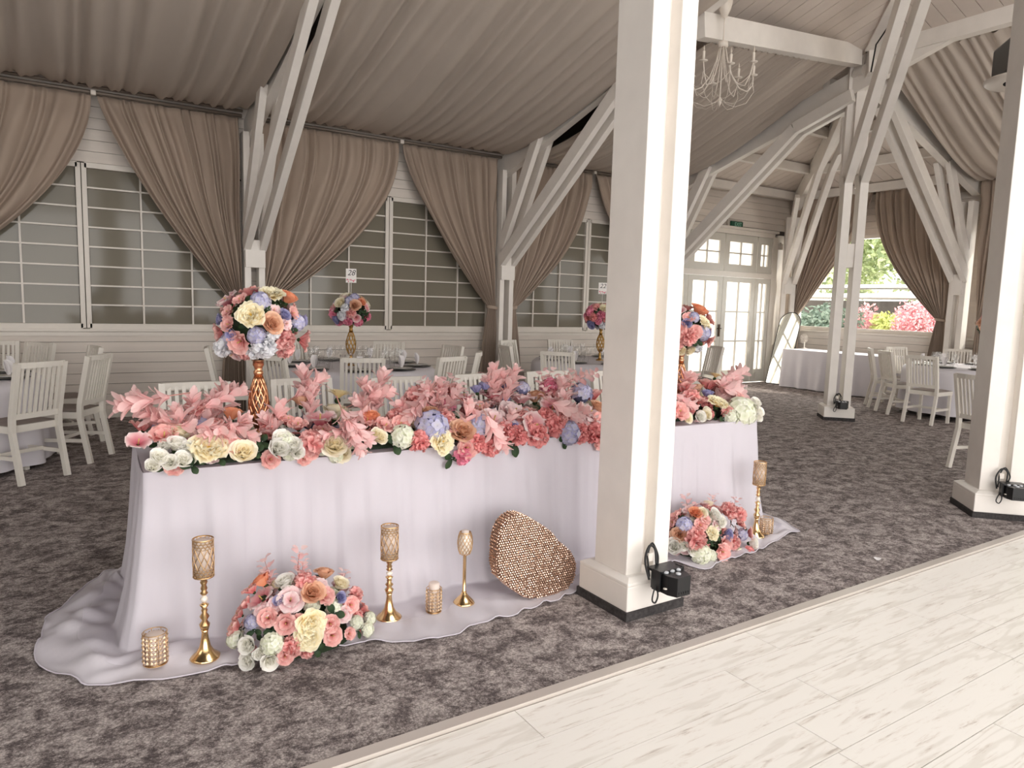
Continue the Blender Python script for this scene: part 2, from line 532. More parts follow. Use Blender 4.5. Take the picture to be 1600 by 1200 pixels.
t.box((11.1, YW-.01, 2.195), (2.95, .09, .10)).box((11.1, YW, 3.02), (3.0, .08, .09)).box((11.1, YW-.03, 3.09), (3.1, .14, .05))
t.box((DX[0]-.06, YW, 1.5), (.10, .09, 3.0)).box((DX[4]+.06, YW, 1.5), (.16, .09, 3.0)).box((12.95, YW, 1.5), (.5, .04, 3.1))
t = t.build('trim_4', M_frame); tag(t, 'white casing and cornice around the glazed doors', kind='structure')
# dark exit line, exterior step outside the doors
# ---- end wall window


def clear_window(name, y0, y1, z0, z1, label):
    w = empty(name, kind='structure', label=label)
    f = MB(); yc, zc_ = (y0+y1)/2, (z0+z1)/2; d = .07
    f.box((XW+.02, y0+d/2, zc_), (.09, d, z1-z0)).box((XW+.02, y1-d/2, zc_), (.09, d, z1-z0))
    f.box((XW+.02, yc, z0+d/2), (.09, y1-y0-2*d, d)).box((XW+.02, yc, z1-d/2), (.09, y1-y0-2*d, d))
    f.build('window_frame', M_frame, w)
    MB().box((XW+.03, yc, zc_), (.008, y1-y0-2*d, z1-z0-2*d)).build('pane', M_clear, w)


clear_window('window_11', 6.45, 9.46, 1.13, 2.99, 'large clear window of the end wall with garden view')
clear_window('window_12', 2.85, 5.95, 1.13, 2.99, 'clear end wall window behind the right hand post')

# ---- ceiling: three planes with planks where the cloth leaves them bare
ce = empty('ceiling', kind='structure', label='sloping white plank ceiling under the roof')


def P3(x, y, dz=0.0):
    return (x, y, zc(x, y)+dz)


sl = MB()
xa, ya = XW-8.7, 1.0         # apex of the end hip
for poly in ([(-9, YW), (XW, YW), (xa, ya), (-9, ya)], [(XW, YW), (XW, -7.7), (xa, ya)], [(XW, -7.7), (-9, -7.7), (-9, ya), (xa, ya)]):
    b = [P3(x, y, .02) for x, y in poly]; tp = [P3(x, y, .10) for x, y in poly]; n = len(b)
    sl.add(b+tp, [tuple(range(n)), tuple(range(2*n-1, n-1, -1))] + [(i, i+n, (i+1) % n+n, (i+1) % n) for i in range(n)])
sl.build('ceiling_deck', M_gap, ce)
PWD = .2
k = 0
x = 5.5
while x < 13.15:
    xm_ = x+PWD/2
    y0 = YW if xm_ > 9.3 else 7.0
    y1 = max(YW-(XW-xm_)+.02, 2.0) if xm_ > 9.1 else max(xm_-3.52, 2.0)
    if y0-y1 > .15:
        MB().bar(P3(xm_, y0), P3(xm_, y1), PWD-.008, .02, (1, 0, 0)).build('plank', M_ceil, ce)
    x += PWD
y = 2.0
while y < 9.6:
    ym = y+PWD/2
    x0 = XW if ym > 5.8 else 9.8
    x1 = max(ym+3.56, 6)
    if x0-x1 > .15:
        MB().bar(P3(x0, ym), P3(x1, ym), PWD-.008, .02, (0, 1, 0)).build('plank', M_ceil, ce)
    y += PWD

# purlins of the bare corner bay
for d in (.25, 1.2, 2.25, 3.2):
    yy = YW-d; z = 3.85+SL*d-.10
    MB().bar((9.35, yy, z), (XW-d, yy, z), .10, .15, (0, 1, 0)).build('purlin', M_paint, ce)
    xx = XW-d
    MB().bar((xx, YW-d, z), (xx, 6.0, z), .10, .15, (1, 0, 0)).build('purlin', M_paint, ce)

MB().bar(P3(9.3, 5.76, -.04), P3(5.6, 2.06, -.04), .22, .05, (Q, -Q, 0)).build('hip_board', M_paint, ce)
# ================================================================ TIMBER FRAME
def two(mb_or_list, pts, lat, off, w, h):
    """pair of boards along a polyline, each a list of MB"""
    out = []
    for s in (-1, 1):
        m = MB()
        o = Vector(lat)*off*s
        for a, b in zip(pts[:-1], pts[1:]):
            m.bar(Vector(a)+o, Vector(b)+o, w, h, lat)
        out.append(m)
    return out


def wall_truss(x, label, bent=False, strut=True):
    t = empty('roof_truss', (x, YW-.2, 0), label=label, cat='roof truss', group=None)
    lx = (1, 0, 0)
    Y = lambda y: y-(YW-.2)
    for m in two(None, [(0, 0, 0), (0, 0, 3.5)], lx, .085, .075, .15): m.build('post_board', M_paint, t)
    MB().box((0, -.03, 2.02), (.24, .16, .34)).build('spacer_block', M_paint, t)
    MB().bar((0, Y(9.95), 3.44), (0, Y(2.6), 3.44+.3*7.35), .11, .30, lx).build('rafter', M_paint, t)
    if bent:
        pts = [(0, Y(9.36), 2.18), (0, Y(6.86), 4.16), (0, Y(5.98), 4.44)]
    else:
        pts = [(0, Y(9.42), 2.12), (0, Y(6.5), 4.36)]
    for m in two(None, pts, lx, .095, .085, .17): m.build('brace_board', M_paint, t, bevel=.004)
    if strut:
        for m in two(None, [(0, Y(9.4), 2.35), (0, Y(8.5), 3.88)], lx, .095 if not bent else .09, .08, .16): m.build('strut_board', M_paint, t, bevel=.004)
    return t


wall_truss(-1.55, 'timber truss on the long wall beyond the left edge of the picture')
wall_truss(2.17, 'white twin board timber truss rising behind the tall left bouquet')
wall_truss(5.93, 'white twin board timber truss left of the big near post')
wall_truss(9.35, 'white timber truss with bent braces left of the exit doors', bent=True)


def bayframe(name, label, base, ang, poly, lat, strut, raf):
    t = empty(name, base, label=label, cat='roof truss')
    B = Vector(base)
    for m in two(None, [(0, 0, 0), (0, 0, 3.4)], lat, .09, .085, .18): m.build('post_board', M_paint, t)
    MB().box((0, 0, 2.02), (.25, .17, .34), ang).build('spacer_block', M_paint, t)
    for m in two(None, [Vector(p)-B for p in poly], lat, .10, .09, .17): m.build('brace_board', M_paint, t, bevel=.004)
    for m in two(None, [Vector(p)-B for p in strut], lat, .09, .08, .15): m.build('strut_board', M_paint, t, bevel=.004)
    MB().bar(Vector(raf[0])-B, Vector(raf[1])-B, .13, .33, lat).build('rafter', M_paint, t)
    return t


# end wall truss (its post stands right of the clear window)
bayframe('roof_truss', 'white timber truss leaning left from the end wall beside the right curtain', (12.95, 6.12, 0), 0,
         [(12.92, 6.12, 2.12), (10.15, 6.05, 4.50)], (0, 1, 0), [(12.92, 6.12, 2.35), (12.0, 6.1, 3.95)], [(13.2, 6.1, 3.68), (9.3, 5.95, 4.85)])
# corner hip truss
c0 = (12.86, 9.42, 0)
bayframe('roof_truss', 'white hip truss rising from the corner by the leaning mirror', c0, PI/4,
         [(12.80, 9.36, 2.12), (10.75, 7.31, 3.86), (9.7, 6.26, 4.38)], (Q, -Q, 0), [(12.8, 9.36, 2.4), (12.2, 8.76, 3.7)], [(13.15, 9.61, 3.66), (9.25, 5.71, 4.83)])


def corner_post(name, label, cx, cy, rz, plinth, top, boards, gap, depth, lead=False):
    t = empty(name, (cx, cy, 0), rz, label=label, cat='post')
    MB().box((0, 0, .022), (plinth+.015, plinth+.015, .044)).build('kickboard', M_kick, t)
    pl = MB().box((0, 0, .105), (plinth, plinth, .125)).box((0, 0, .175), (plinth-.0, plinth-.0, .02)).build('plinth', M_paint, t, bevel=.006)
    p2 = MB()
    a, b = plinth/2-.004, plinth/2-.035
    z0, z1 = .184, .200
    p2.add([(-a, -a, z0), (a, -a, z0), (a, a, z0), (-a, a, z0), (-b, -b, z1), (b, -b, z1), (b, b, z1), (-b, b, z1)], [(4, 5, 6, 7), (0, 1, 5, 4), (1, 2, 6, 5), (2, 3, 7, 6), (3, 0, 4, 7)])
    p2.build('plinth_cap', M_paint, t)
    for s in (-1, 1):
        MB().box((s*(gap/2+boards/2), 0, (.19+top)/2), (boards, depth, top-.19)).build('post_board', M_paint, t, bevel=.004)
    return t


mp = corner_post('timber_post', 'big near white twin board post in front of the head table', 2.44, 2.60, 0, .37, 5.6, .102, .076, .24)
MB().box((0, .02, 2.8), (.078, .14, 5.2)).build('post_filler', M_paint, mp)
rp = corner_post('timber_post', 'white twin board post turned cornerwise at the right edge of the picture', 6.057, 2.47, -PI/4, .42, 5.6, .115, .085, .27)
MB().box((0, .02, 2.8), (.087, .14, 5.2)).build('post_filler', M_paint, rp)
cx_, cy_ = 9.30, 5.88
kp = corner_post('timber_post', 'far white open twin post in front of the corner buffet table', cx_, cy_, -PI/4, .40, 3.36, .105, .095, .26)
MB().box((0, .0, 2.28), (.10, .2, .32)).build('spacer_block', M_paint, kp)
for s in (-1, 1):
    # inclined upper boards: in the post's own frame the nave lies towards -y
    MB().bar((s*.10, -.02, 3.30), (s*.10, -2.55, 5.38), .105, .22, (1, 0, 0)).build('leaning_board', M_paint, kp, bevel=.004)
    MB().box((s*.10, .16, 4.1), (.10, .12, 1.75)).build('king_board', M_paint, kp, bevel=.004)
MB().box((0, .20, 4.2), (.10, .30, 1.6)).build('king_core', M_paint, kp)
MB().box((0, .28, 3.95), (.34, .10, .5)).build('joint_plate', M_paint, kp)

# ring beams that carry the cloth
b = MB().bar((5.85, 5.60, 4.46), (9.2, 5.93, 4.92), .14, .25).build('ring_beam', M_paint); tag(b, 'white ring beam behind the chandelier over the drawn ceiling cloth', 'beam')
b = MB().bar((9.33, 5.75, 4.97), (9.33, 2.2, 4.97), .14, .28).build('ring_beam', M_paint); tag(b, 'white ring beam at the upper right over the hanging speaker', 'beam')

# ================================================================ CLOTH
def curtain(parent_label, P0, ax, nrm, w, s, gz, goff, ztop, p, seed, name='curtain', tie=True):
    """P0: wall point at the post, ax: unit vector along the wall, nrm: into the room, s: side (+1 along ax)
       w: width along the rod from the post to bay centre, gz: tie height, goff: tie offset from post"""
    r = random.Random(seed)
    P0, ax, nrm = Vector(P0), Vector(ax), Vector(nrm)
    npl = 11
    ph = [r.uniform(0, 6.28) for _ in range(6)]
    gw = .13

    def fn(u, v):
        # v 0 top .. 1 floor
        z = ztop*(1-v)
        if z >= gz:
            t = (ztop-z)/(ztop-gz)
            f = 1-t**p
            x = .03 + (goff-.03)*t**1.6 + u*((w-.03)*f + gw*(1-f))
            # inner folds stay straighter
            amp = .040*(1-t) + .032*t
            bul = .10*math.sin(PI*t)*u
            hd = min(1, t*14)
        else:
            t = (gz-z)/gz
            e = 1-(1-t)**2
            x = goff - .03*e + u*(gw + .16*e)
            amp = .022+.012*e
            bul = 0; hd = 1
        uu = u + .018*math.sin(5*u*2*PI+ph[0]) + .012*math.sin(3*v*5+ph[1])
        a = math.sin(2*PI*npl*uu + ph[2] + .8*math.sin(4*v+ph[3])) + .35*math.sin(2*PI*npl*2.1*uu+ph[4])*(1-min(1, v*2))
        yy = .06 + amp*a*(.45+.55*hd) + bul
        if z < gz: yy += .0
        return P0 + ax*(s*x) + nrm*yy + Vector((0, 0, z))
    m = MB().grid(fn, 150, 56)
    o = m.build(name, M_curtain)
    mod = o.modifiers.new('thickness', 'SOLIDIFY'); mod.thickness = .004
    if tie:
        tb = MB()

        def band(u, v):
            a = 2*PI*u
            return P0 + ax*(s*(goff+gw/2 + (gw/2+.03)*math.cos(a))) + nrm*(.06+.062*math.sin(a)) + Vector((0, 0, gz-.02+.045*v + .012*math.cos(a)))
        tb.grid(band, 24, 1, closed_u=True)
        tb.build('tieback', M_curtain, o)
    tag(o, parent_label, 'curtain')
    return o


RODZ = 3.66
lx = (1, 0, 0)
posts = [-1.55, 2.14, 5.90, 9.45]
cent = [.47, 4.17, 7.62]
nm = ['taupe curtain at the top left corner, swept to the left', 'taupe curtain gathered to the left of the tall left bouquet truss', 'taupe curtain gathered to the right of the tall left bouquet truss',
      'taupe curtain gathered to the left of the second wall truss', 'taupe curtain swept right of the second wall truss', 'taupe curtain mostly hidden behind the big near post']
yc_ = YW-.14
curtain(nm[0], (posts[0], yc_, 0), lx, (0, -1, 0), cent[0]-posts[0]-.02, 1, 1.42, .08, RODZ, 1.9, 1)
curtain(nm[1], (posts[1]-.10, yc_, 0), lx, (0, -1, 0), posts[1]-cent[0]-.14, -1, 1.42, .02, RODZ, 1.35, 2)
curtain(nm[2], (posts[1]+.10, yc_, 0), lx, (0, -1, 0), cent[1]-posts[1]-.14, 1, 1.42, .02, RODZ, 2.0, 3)
curtain(nm[3], (posts[2]-.10, yc_, 0), lx, (0, -1, 0), posts[2]-cent[1]-.14, -1, 1.42, .02, RODZ, 1.5, 4)
curtain(nm[4], (posts[2]+.10, yc_, 0), lx, (0, -1, 0), cent[2]-posts[2]-.14, 1, 1.42, .02, RODZ, 1.9, 5)
curtain(nm[5], (posts[3]-.10, yc_, 0), lx, (0, -1, 0), posts[3]-cent[2]-.14, -1, 1.42, .02, RODZ, 1.5, 6)
for i, (a, b, lb) in enumerate(((-1.5, 2.05, 'brown curtain rod over the leftmost window'), (2.27, 5.82, 'brown curtain rod over the window behind the number 28 card'), (6.03, 9.25, 'brown curtain rod over the window behind the near post'))):
    rd = empty('curtain_rod', (a, YW-.2, RODZ+.03), label=lb, cat='curtain rod')
    MB().tube([(0, 0, 0), (b-a, 0, 0)], .022, 8).tube([(0, -.05, .05), (b-a, -.05, .05)], .018, 8).build('rod', M_rod, rd)
    MB().box(((cent[i]-a), -.02, -.01), (.05, .06, .05)).build('rod_bracket', M_frame, rd)
# end wall
xc_ = XW-.14
curtain('taupe curtain left of the garden window, above the leaning mirror', (xc_, 9.44, 0), (0, 1, 0), (-1, 0, 0), 1.62, -1, 1.38, .02, RODZ+.1, 1.5, 7)
curtain('taupe curtain right of the garden window, tied with a band', (xc_, 6.24, 0), (0, 1, 0), (-1, 0, 0), 1.52, 1, 1.42, .10, RODZ+.1, 1.8, 8)
curtain('taupe curtain at the far right, half hidden by the right post', (xc_, 5.98, 0), (0, 1, 0), (-1, 0, 0), 1.75, -1, 1.40, .16, RODZ+.1, 1.7, 9)
rd = empty('curtain_rod', (xc_-.06, 6.2, RODZ+.13), label='brown curtain rod over the garden window', cat='curtain rod')
MB().tube([(0, 0, 0), (0, 3.3, 0)], .022, 8).build('rod', M_rod, rd)
MB().box((.16, 1.65, .06), (.04, 3.4, .22)).build('rod_board', M_rod, rd)
rd = empty('curtain_rod', (xc_-.06, 2.6, RODZ+.13), label='brown curtain rod at the far right, over the half hidden curtain', cat='curtain rod')
MB().tube([(0, 0, 0), (0, 3.35, 0)], .022, 8).build('rod', M_rod, rd)


def drape(label, A0, A1, B0, B1, sag, npl, seed, nv=40):
    """cloth from lower edge A0-A1 up to upper edge B0-B1"""
    r = random.Random(seed)
    A0, A1, B0, B1 = map(Vector, (A0, A1, B0, B1))
    ph = [r.uniform(0, 6.28) for _ in range(8)]

    def fn(u, v):
        a = A0.lerp(A1, u); b = B0.lerp(B1, u)
        p = a.lerp(b, v)
        edge = .72+.28*math.sin(PI*u)
        sg = sag*edge*(math.sin(PI*v**.62)**1.15)
        uu = u + .012*math.sin(2*PI*3*u+ph[0]) + .008*math.sin(2*PI*7*u+ph[1]) + .012*math.sin(3*v+ph[2])*math.sin(2*PI*2*u+ph[6])
        f = math.sin(2*PI*npl*uu+ph[3])
        f = math.copysign(abs(f)**.8, f)
        f2 = math.sin(2*PI*npl*.43*uu+ph[4]+v)
        f3 = math.sin(2*PI*npl*2.3*uu+ph[5])*(max(0, 1-v*6)+max(0, (v-.88)*6))
        amp = .016+.016*math.sin(PI*v)
        return p + Vector((0, 0, -sg + amp*f + .02*f2*math.sin(PI*v) + .014*f3))
    o = MB().grid(fn, 220, nv).build('ceiling_drape', M_drape)
    tag(o, label, 'ceiling drape')
    return o


zl = RODZ+.09
YR = YW-.26
drape('grey beige gathered ceiling cloth at the top left of the picture', (-1.45, YR, zl), (2.07, YR, zl), (-1.45, 4.9, 4.72), (2.07, 4.9, 4.72), .22, 17, 11)
drape('grey beige gathered ceiling cloth in the middle, over the number 28 table', (2.27, YR, zl), (5.83, YR, zl), (2.27, 4.9, 4.72), (5.83, 4.9, 4.72), .22, 17, 12)
drape('grey beige gathered ceiling cloth behind the chandelier', (6.05, YR, zl), (9.22, YR, zl), (6.1, 5.66, 4.36), (9.16, 5.98, 4.82), .26, 22, 13)
drape('grey beige gathered ceiling cloth at the top right behind the hanging speaker', (XW-.26, 5.95, zl), (XW-.26, 2.3, zl), (9.42, 5.70, 4.84), (9.42, 2.3, 4.84), .30, 24, 14)
# ================================================================ HEAD TABLE
_cp = Vector((0, 0, CAMH))


def ray(px, py):
    x, y = (px-800)/FPX, (600-py)/FPX
    return (_r2*x + _u2*y + _f)


def petal_mat(name, rough=.6, trans=.28):
    m = bpy.data.materials.new(name); m.use_nodes = True
    nt = m.node_tree; b = nt.nodes['Principled BSDF']; L = nt.links.new
    a = nt.nodes.new('ShaderNodeAttribute'); a.attribute_name = 'tint'
    oi = nt.nodes.new('ShaderNodeObjectInfo')
    hs = nt.nodes.new('ShaderNodeHueSaturation')
    mr = nt.nodes.new('ShaderNodeMapRange'); mr.inputs[3].default_value = .9; mr.inputs[4].default_value = 1.06
    L(oi.outputs['Random'], mr.inputs[0]); L(mr.outputs[0], hs.inputs['Value']); L(a.outputs['Color'], hs.inputs['Color'])
    L(hs.outputs[0], b.inputs['Base Color'])
    b.inputs['Roughness'].default_value = rough; b.inputs['Specular IOR Level'].default_value = .2
    t = nt.nodes.new('ShaderNodeBsdfTranslucent'); L(hs.outputs[0], t.inputs[0])
    mx = nt.nodes.new('ShaderNodeMixShader'); mx.inputs[0].default_value = trans
    L(b.outputs[0], mx.inputs[1]); L(t.outputs[0], mx.inputs[2]); L(mx.outputs[0], nt.nodes['Material Output'].inputs[0])
    return m


M_petal = petal_mat('silk_petal')
M_leafg = petal_mat('silk_leaf', .5, .15)


def mixc(a, b, t):
    return tuple(a[i]*(1-t)+b[i]*t for i in range(3))+(1,)


def petal(mb, L, W, a0, a1, az, base=.0, z0=0.0, cup=.25, ruf=0.0, c0=(1, 1, 1, 1), c1=(1, 1, 1, 1), nu=4, nv=4, tip=.55, rnd=random, edge=None, O=None):
    """one petal growing from the axis; angles measured from the axis (0 = straight up)"""
    vs = []; cs = []
    r, z = base, z0
    ph = rnd.uniform(0, 6.28)
    ca, sa = math.cos(az), math.sin(az)
    for j in range(nv+1):
        v = j/nv
        a = a0+(a1-a0)*v
        if j:
            r += math.sin(a)*L/nv; z += math.cos(a)*L/nv
        w = W*(.34+.66*math.sin(PI/2*v/.6) if v < .6 else math.sqrt(max(0, 1-((v-.6)/.455)**2)))
        na, nz = -math.cos(a), math.sin(a)       # inward/up normal
        for i in range(nu+1):
            u = 2*i/nu-1
            k = cup*w*u*u + ruf*math.sin(u*5+ph)*v*v
            e = -.07*L*u*u*v**3
            rr = r+na*k+math.sin(a)*e; zz = z+nz*k+math.cos(a)*e
            x = rr; y = u*w
            vs.append((x*ca-y*sa, x*sa+y*ca, zz))
            c = mixc(c0, c1, v)
            if edge is not None: c = mixc(c, edge, min(1, max(0, v**3*.9+abs(u)**3*v*.5)))
            cs.append(c)
    if O is not None: vs = [O @ Vector(p) for p in vs]
    fs = [(j*(nu+1)+i, j*(nu+1)+i+1, (j+1)*(nu+1)+i+1, (j+1)*(nu+1)+i) for j in range(nv) for i in range(nu)]
    mb.add(vs, fs, True, cs)


def blob(mb, r, col, n=6, O=None, sz=1.0):
    vs = []
    for j in range(n+1):
        t = PI*j/n
        for k in range(n+2):
            p = 2*PI*k/(n+2)
            vs.append(Vector((r*math.sin(t)*math.cos(p), r*math.sin(t)*math.sin(p), r*sz*math.cos(t))))
    if O is not None: vs = [O @ v for v in vs]
    m = n+2
    fs = [(j*m+k, (j+1)*m+k, (j+1)*m+(k+1) % m, j*m+(k+1) % m) for j in range(n) for k in range(m)]
    mb.add(vs, fs, True, col)


GREEN = C(58, 78, 48); DGREEN = C(34, 50, 36)
FL = {}
fr_ = random.Random(21)


def flower(name, kind, fn):
    """unit flowers, radius 1, facing +z, sitting at the origin"""
    mb = MB(); fn(mb)
    R_ = sorted(math.hypot(v[0], v[1]) for v in mb.v)[int(len(mb.v)*.97)]
    mb.v = [(v[0]/R_, v[1]/R_, v[2]/R_) for v in mb.v]
    FL[name] = (kind, mb.mesh(kind, M_petal, col=True))


def rose(c0, c1, inner, n=20, open_=1.0):
    def f(mb):
        for i in range(n):
            t = (i/(n-1))
            petal(mb, .62+.40*t, .30+.42*t, -.12+.40*t*open_, -.10+(1.45*t**1.2)*open_, i*2.39996, base=.05+.16*t, z0=-.30*t+.02, cup=.60-.3*t, ruf=.03,
                  c0=mixc(inner, c0, t), c1=mixc(c0, c1, t), rnd=fr_)
        blob(mb, .25, GREEN, 4, Matrix.Translation((0, 0, -.38)))
    return f


def peony(c0, c1, edge=None, n=34, eye=None):
    def f(mb):
        for i in range(n):
            t = i/(n-1)
            petal(mb, .45+.55*t, .22+.30*t, .1+.45*t, .4+1.25*t, i*2.39996+fr_.uniform(-.2, .2), base=.03+.10*t, z0=-.1*t, cup=.25, ruf=.10, c0=c0, c1=c1, nu=4, rnd=fr_, edge=edge)
        if eye: blob(mb, .16, eye, 5, Matrix.Translation((0, 0, .12)))
        blob(mb, .22, GREEN, 4, Matrix.Translation((0, 0, -.2)))
    return f


def blossom(c0, c1, edge=None, n=5, a0=.45, a1=1.45, eye=C(222, 190, 120), L=1.05, W=.62, two=False):
    def f(mb):
        for i in range(n):
            petal(mb, L, W, a0, a1, i*2*PI/n+fr_.uniform(-.1, .1), base=.04, z0=-.25, cup=.18, ruf=.13, c0=c0, c1=c1, nu=5, nv=5, rnd=fr_, edge=edge, tip=.7)
        if two:
            for i in range(n):
                petal(mb, L*.7, W*.75, a0*.5, a1*.75, (i+.5)*2*PI/n, base=.03, z0=-.18, cup=.2, ruf=.12, c0=c0, c1=c1, nu=4, nv=4, rnd=fr_, edge=edge, tip=.7)
        mb.tube([(0, 0, -.2), (.02, 0, .15), (.05, .02, .42)], [.05, .04, .05], 5)
        for q in range(len(mb.col)-15, len(mb.col)): mb.col[q] = eye
        blob(mb, .16, GREEN, 4, Matrix.Translation((0, 0, -.28)))
    return f


def ballflower(c0, c1, n=44, edge=None):
    def f(mb):
        for i in range(n):
            t = (i+.5)/n
            th = math.acos(1-1.25*t)
            O = Matrix.Rotation(i*2.39996, 4, 'Z') @ Matrix.Rotation(th, 4, 'Y') @ Matrix.Translation((0, 0, .42))
            petal(mb, .55, .27, -.25, .9+fr_.uniform(-.4, .4), fr_.uniform(0, 6.28), base=0, z0=-.08, cup=.2, ruf=.12, c0=c0, c1=c1, nu=3, nv=3, rnd=fr_, O=O, edge=edge)
        blob(mb, .45, mixc(c0, GREEN, .3), 6)
    return f


def hydrangea(c0, c1, eye, n=38):
    def f(mb):
        for i in range(n):
            t = (i+.5)/n
            th = math.acos(1-1.15*t)
            O = Matrix.Rotation(i*2.39996, 4, 'Z') @ Matrix.Rotation(th, 4, 'Y') @ Matrix.Translation((0, 0, .78+fr_.uniform(-.08, .1)))
            cc = mixc(c0, c1, fr_.random())
            for k in range(4):
                petal(mb, .30, .16, 1.1, 1.6, k*PI/2+i, base=.01, cup=.1, c0=mixc(cc, eye, .5), c1=cc, nu=2, nv=2, rnd=fr_, O=O)
        blob(mb, .72, mixc(c0, GREEN, .35), 7)
    return f


def mum(c0, c1, n=46):
    def f(mb):
        for i in range(n):
            t = i/(n-1)
            petal(mb, .5+.5*t, .11, .1+.4*t, .5+1.1*t, i*2.39996, base=.03, z0=-.05*t, cup=.3, c0=c0, c1=c1, nu=2, nv=4, rnd=fr_)
        blob(mb, .2, GREEN, 4, Matrix.Translation((0, 0, -.15)))
    return f


CORAL0, CORAL1 = C(230, 134, 134), C(244, 166, 160)
flower('RW', 'white_rose', rose(C(252, 249, 240), C(254, 252, 248), C(236, 234, 208), 18, .72))
flower('CO', 'cream_rose', rose(C(252, 240, 206), C(254, 249, 234), C(244, 224, 170), 20, .9))
flower('CR', 'caramel_rose', rose(C(228, 174, 140), C(242, 204, 176), C(192, 126, 90), 22, 1.0))
flower('OR', 'orange_rose', rose(C(240, 158, 118), C(248, 186, 152), C(220, 122, 82), 20, .9))
flower('BR', 'blue_rosebud', rose(C(150, 148, 196), C(190, 187, 220), C(112, 108, 160), 16, .75))
flower('PC', 'cream_peony', peony(C(240, 206, 112), C(250, 234, 186), C(252, 246, 222), 34, C(232, 190, 84)))
flower('HP', 'pink_hibiscus', blossom(C(204, 92, 112), C(242, 168, 174), C(252, 236, 232), 5, two=False))
flower('HL', 'blush_blossom', blossom(C(238, 172, 178), C(250, 218, 218), C(252, 234, 232), 5, a0=.6, a1=1.6, two=True))
flower('CP', 'coral_blossom', blossom(CORAL0, C(248, 180, 174), C(252, 208, 200), 6, a0=.35, a1=1.35, two=True))
flower('CC', 'coral_carnation', ballflower(C(240, 150, 150), C(252, 200, 194), 44))
flower('CD', 'deep_coral_carnation', ballflower(C(226, 126, 130), C(248, 174, 170), 44))
flower('PK', 'hot_pink_carnation', ballflower(C(238, 120, 156), C(250, 172, 192), 44))
flower('WC', 'white_carnation', ballflower(C(240, 240, 246), C(250, 250, 252), 48))
flower('BH', 'lavender_hydrangea', hydrangea(C(160, 160, 210), C(208, 205, 234), C(224, 218, 200)))
flower('WH', 'greenish_white_hydrangea', hydrangea(C(244, 244, 226), C(253, 252, 244), C(214, 222, 176)))
flower('YM', 'yellow_mum', mum(C(240, 214, 140), C(252, 242, 206)))


def green_leaf(mb, ang=0, L=1.0, W=.32, c=DGREEN, c2=GREEN, drop=.9):
    O = Matrix.Rotation(ang, 4, 'Z')
    petal(mb, L, W, .9, 1.2+drop*.6, 0, cup=-.25, c0=c, c1=c2, nu=4, nv=5, tip=.62, rnd=fr_, O=O)


def leaf3(mb):
    for k in range(3): green_leaf(mb, k*2.1+fr_.uniform(-.4, .4), fr_.uniform(.8, 1.1))
    mb.tube([(0, 0, -.5), (0, 0, .05)], .03, 4)


mb = MB(); leaf3(mb); FL['GL'] = ('green_leaf', mb.mesh('green_leaf', M_leafg, col=True))
BL0, BL1 = C(240, 178, 180), C(254, 228, 224)


def pink_spray(mb, big=True, seed=0):
    """stem along +z (length ~2) with rosettes of blush leaves"""
    r = random.Random(seed)
    stem = [(0, 0, -.3), (.04, .02, .4), (.0, .06, 1.0), (-.06, .03, 1.6)]
    n0 = len(mb.col)
    mb.tube(stem, [.03, .025, .02, .012], 4)
    for q in range(n0, len(mb.col)): mb.col[q] = C(206, 150, 140)
    if big:
        for zz, cnt, sc in ((.35, 5, .8), (.85, 6, .85), (1.35, 6, .8), (1.65, 5, .65)):
            for k in range(cnt):
                az = k*2*PI/cnt+r.uniform(-.3, .3)+zz*3
                O = Matrix.Translation((0, .03, zz)) @ Matrix.Rotation(r.uniform(-.25, .25), 4, 'X')
                c = mixc(BL0, BL1, r.uniform(.1, .6))
                petal(mb, sc*r.uniform(.8, 1.1), .21*sc, .25, r.uniform(.7, 1.25), az, cup=.10, ruf=.02, c0=c, c1=mixc(c, BL1, .7), nu=4, nv=6, tip=.9, rnd=r, O=O)
    else:
        for k in range(20):
            zz = .1+1.7*k/20
            az = k*2.39996
            O = Matrix.Translation((.16*math.cos(az)*r.uniform(.3, 1), .16*math.sin(az)*r.uniform(.3, 1), zz))
            c = mixc(C(246, 198, 198), C(254, 232, 228), r.random())
            petal(mb, .34*r.uniform(.7, 1.1), .15, .5, 1.5, az, base=.03, cup=.1, c0=c, c1=c, nu=3, nv=3, tip=.8, rnd=r, O=O)


for q in range(3):
    mb = MB(); pink_spray(mb, True, q); FL['PL%d' % q] = ('blush_leaf_spray', mb.mesh('blush_leaf_spray', M_petal, col=True))
    mb = MB(); pink_spray(mb, False, q+9); FL['PE%d' % q] = ('blush_eucalyptus_spray', mb.mesh('blush_eucalyptus_spray', M_petal, col=True))


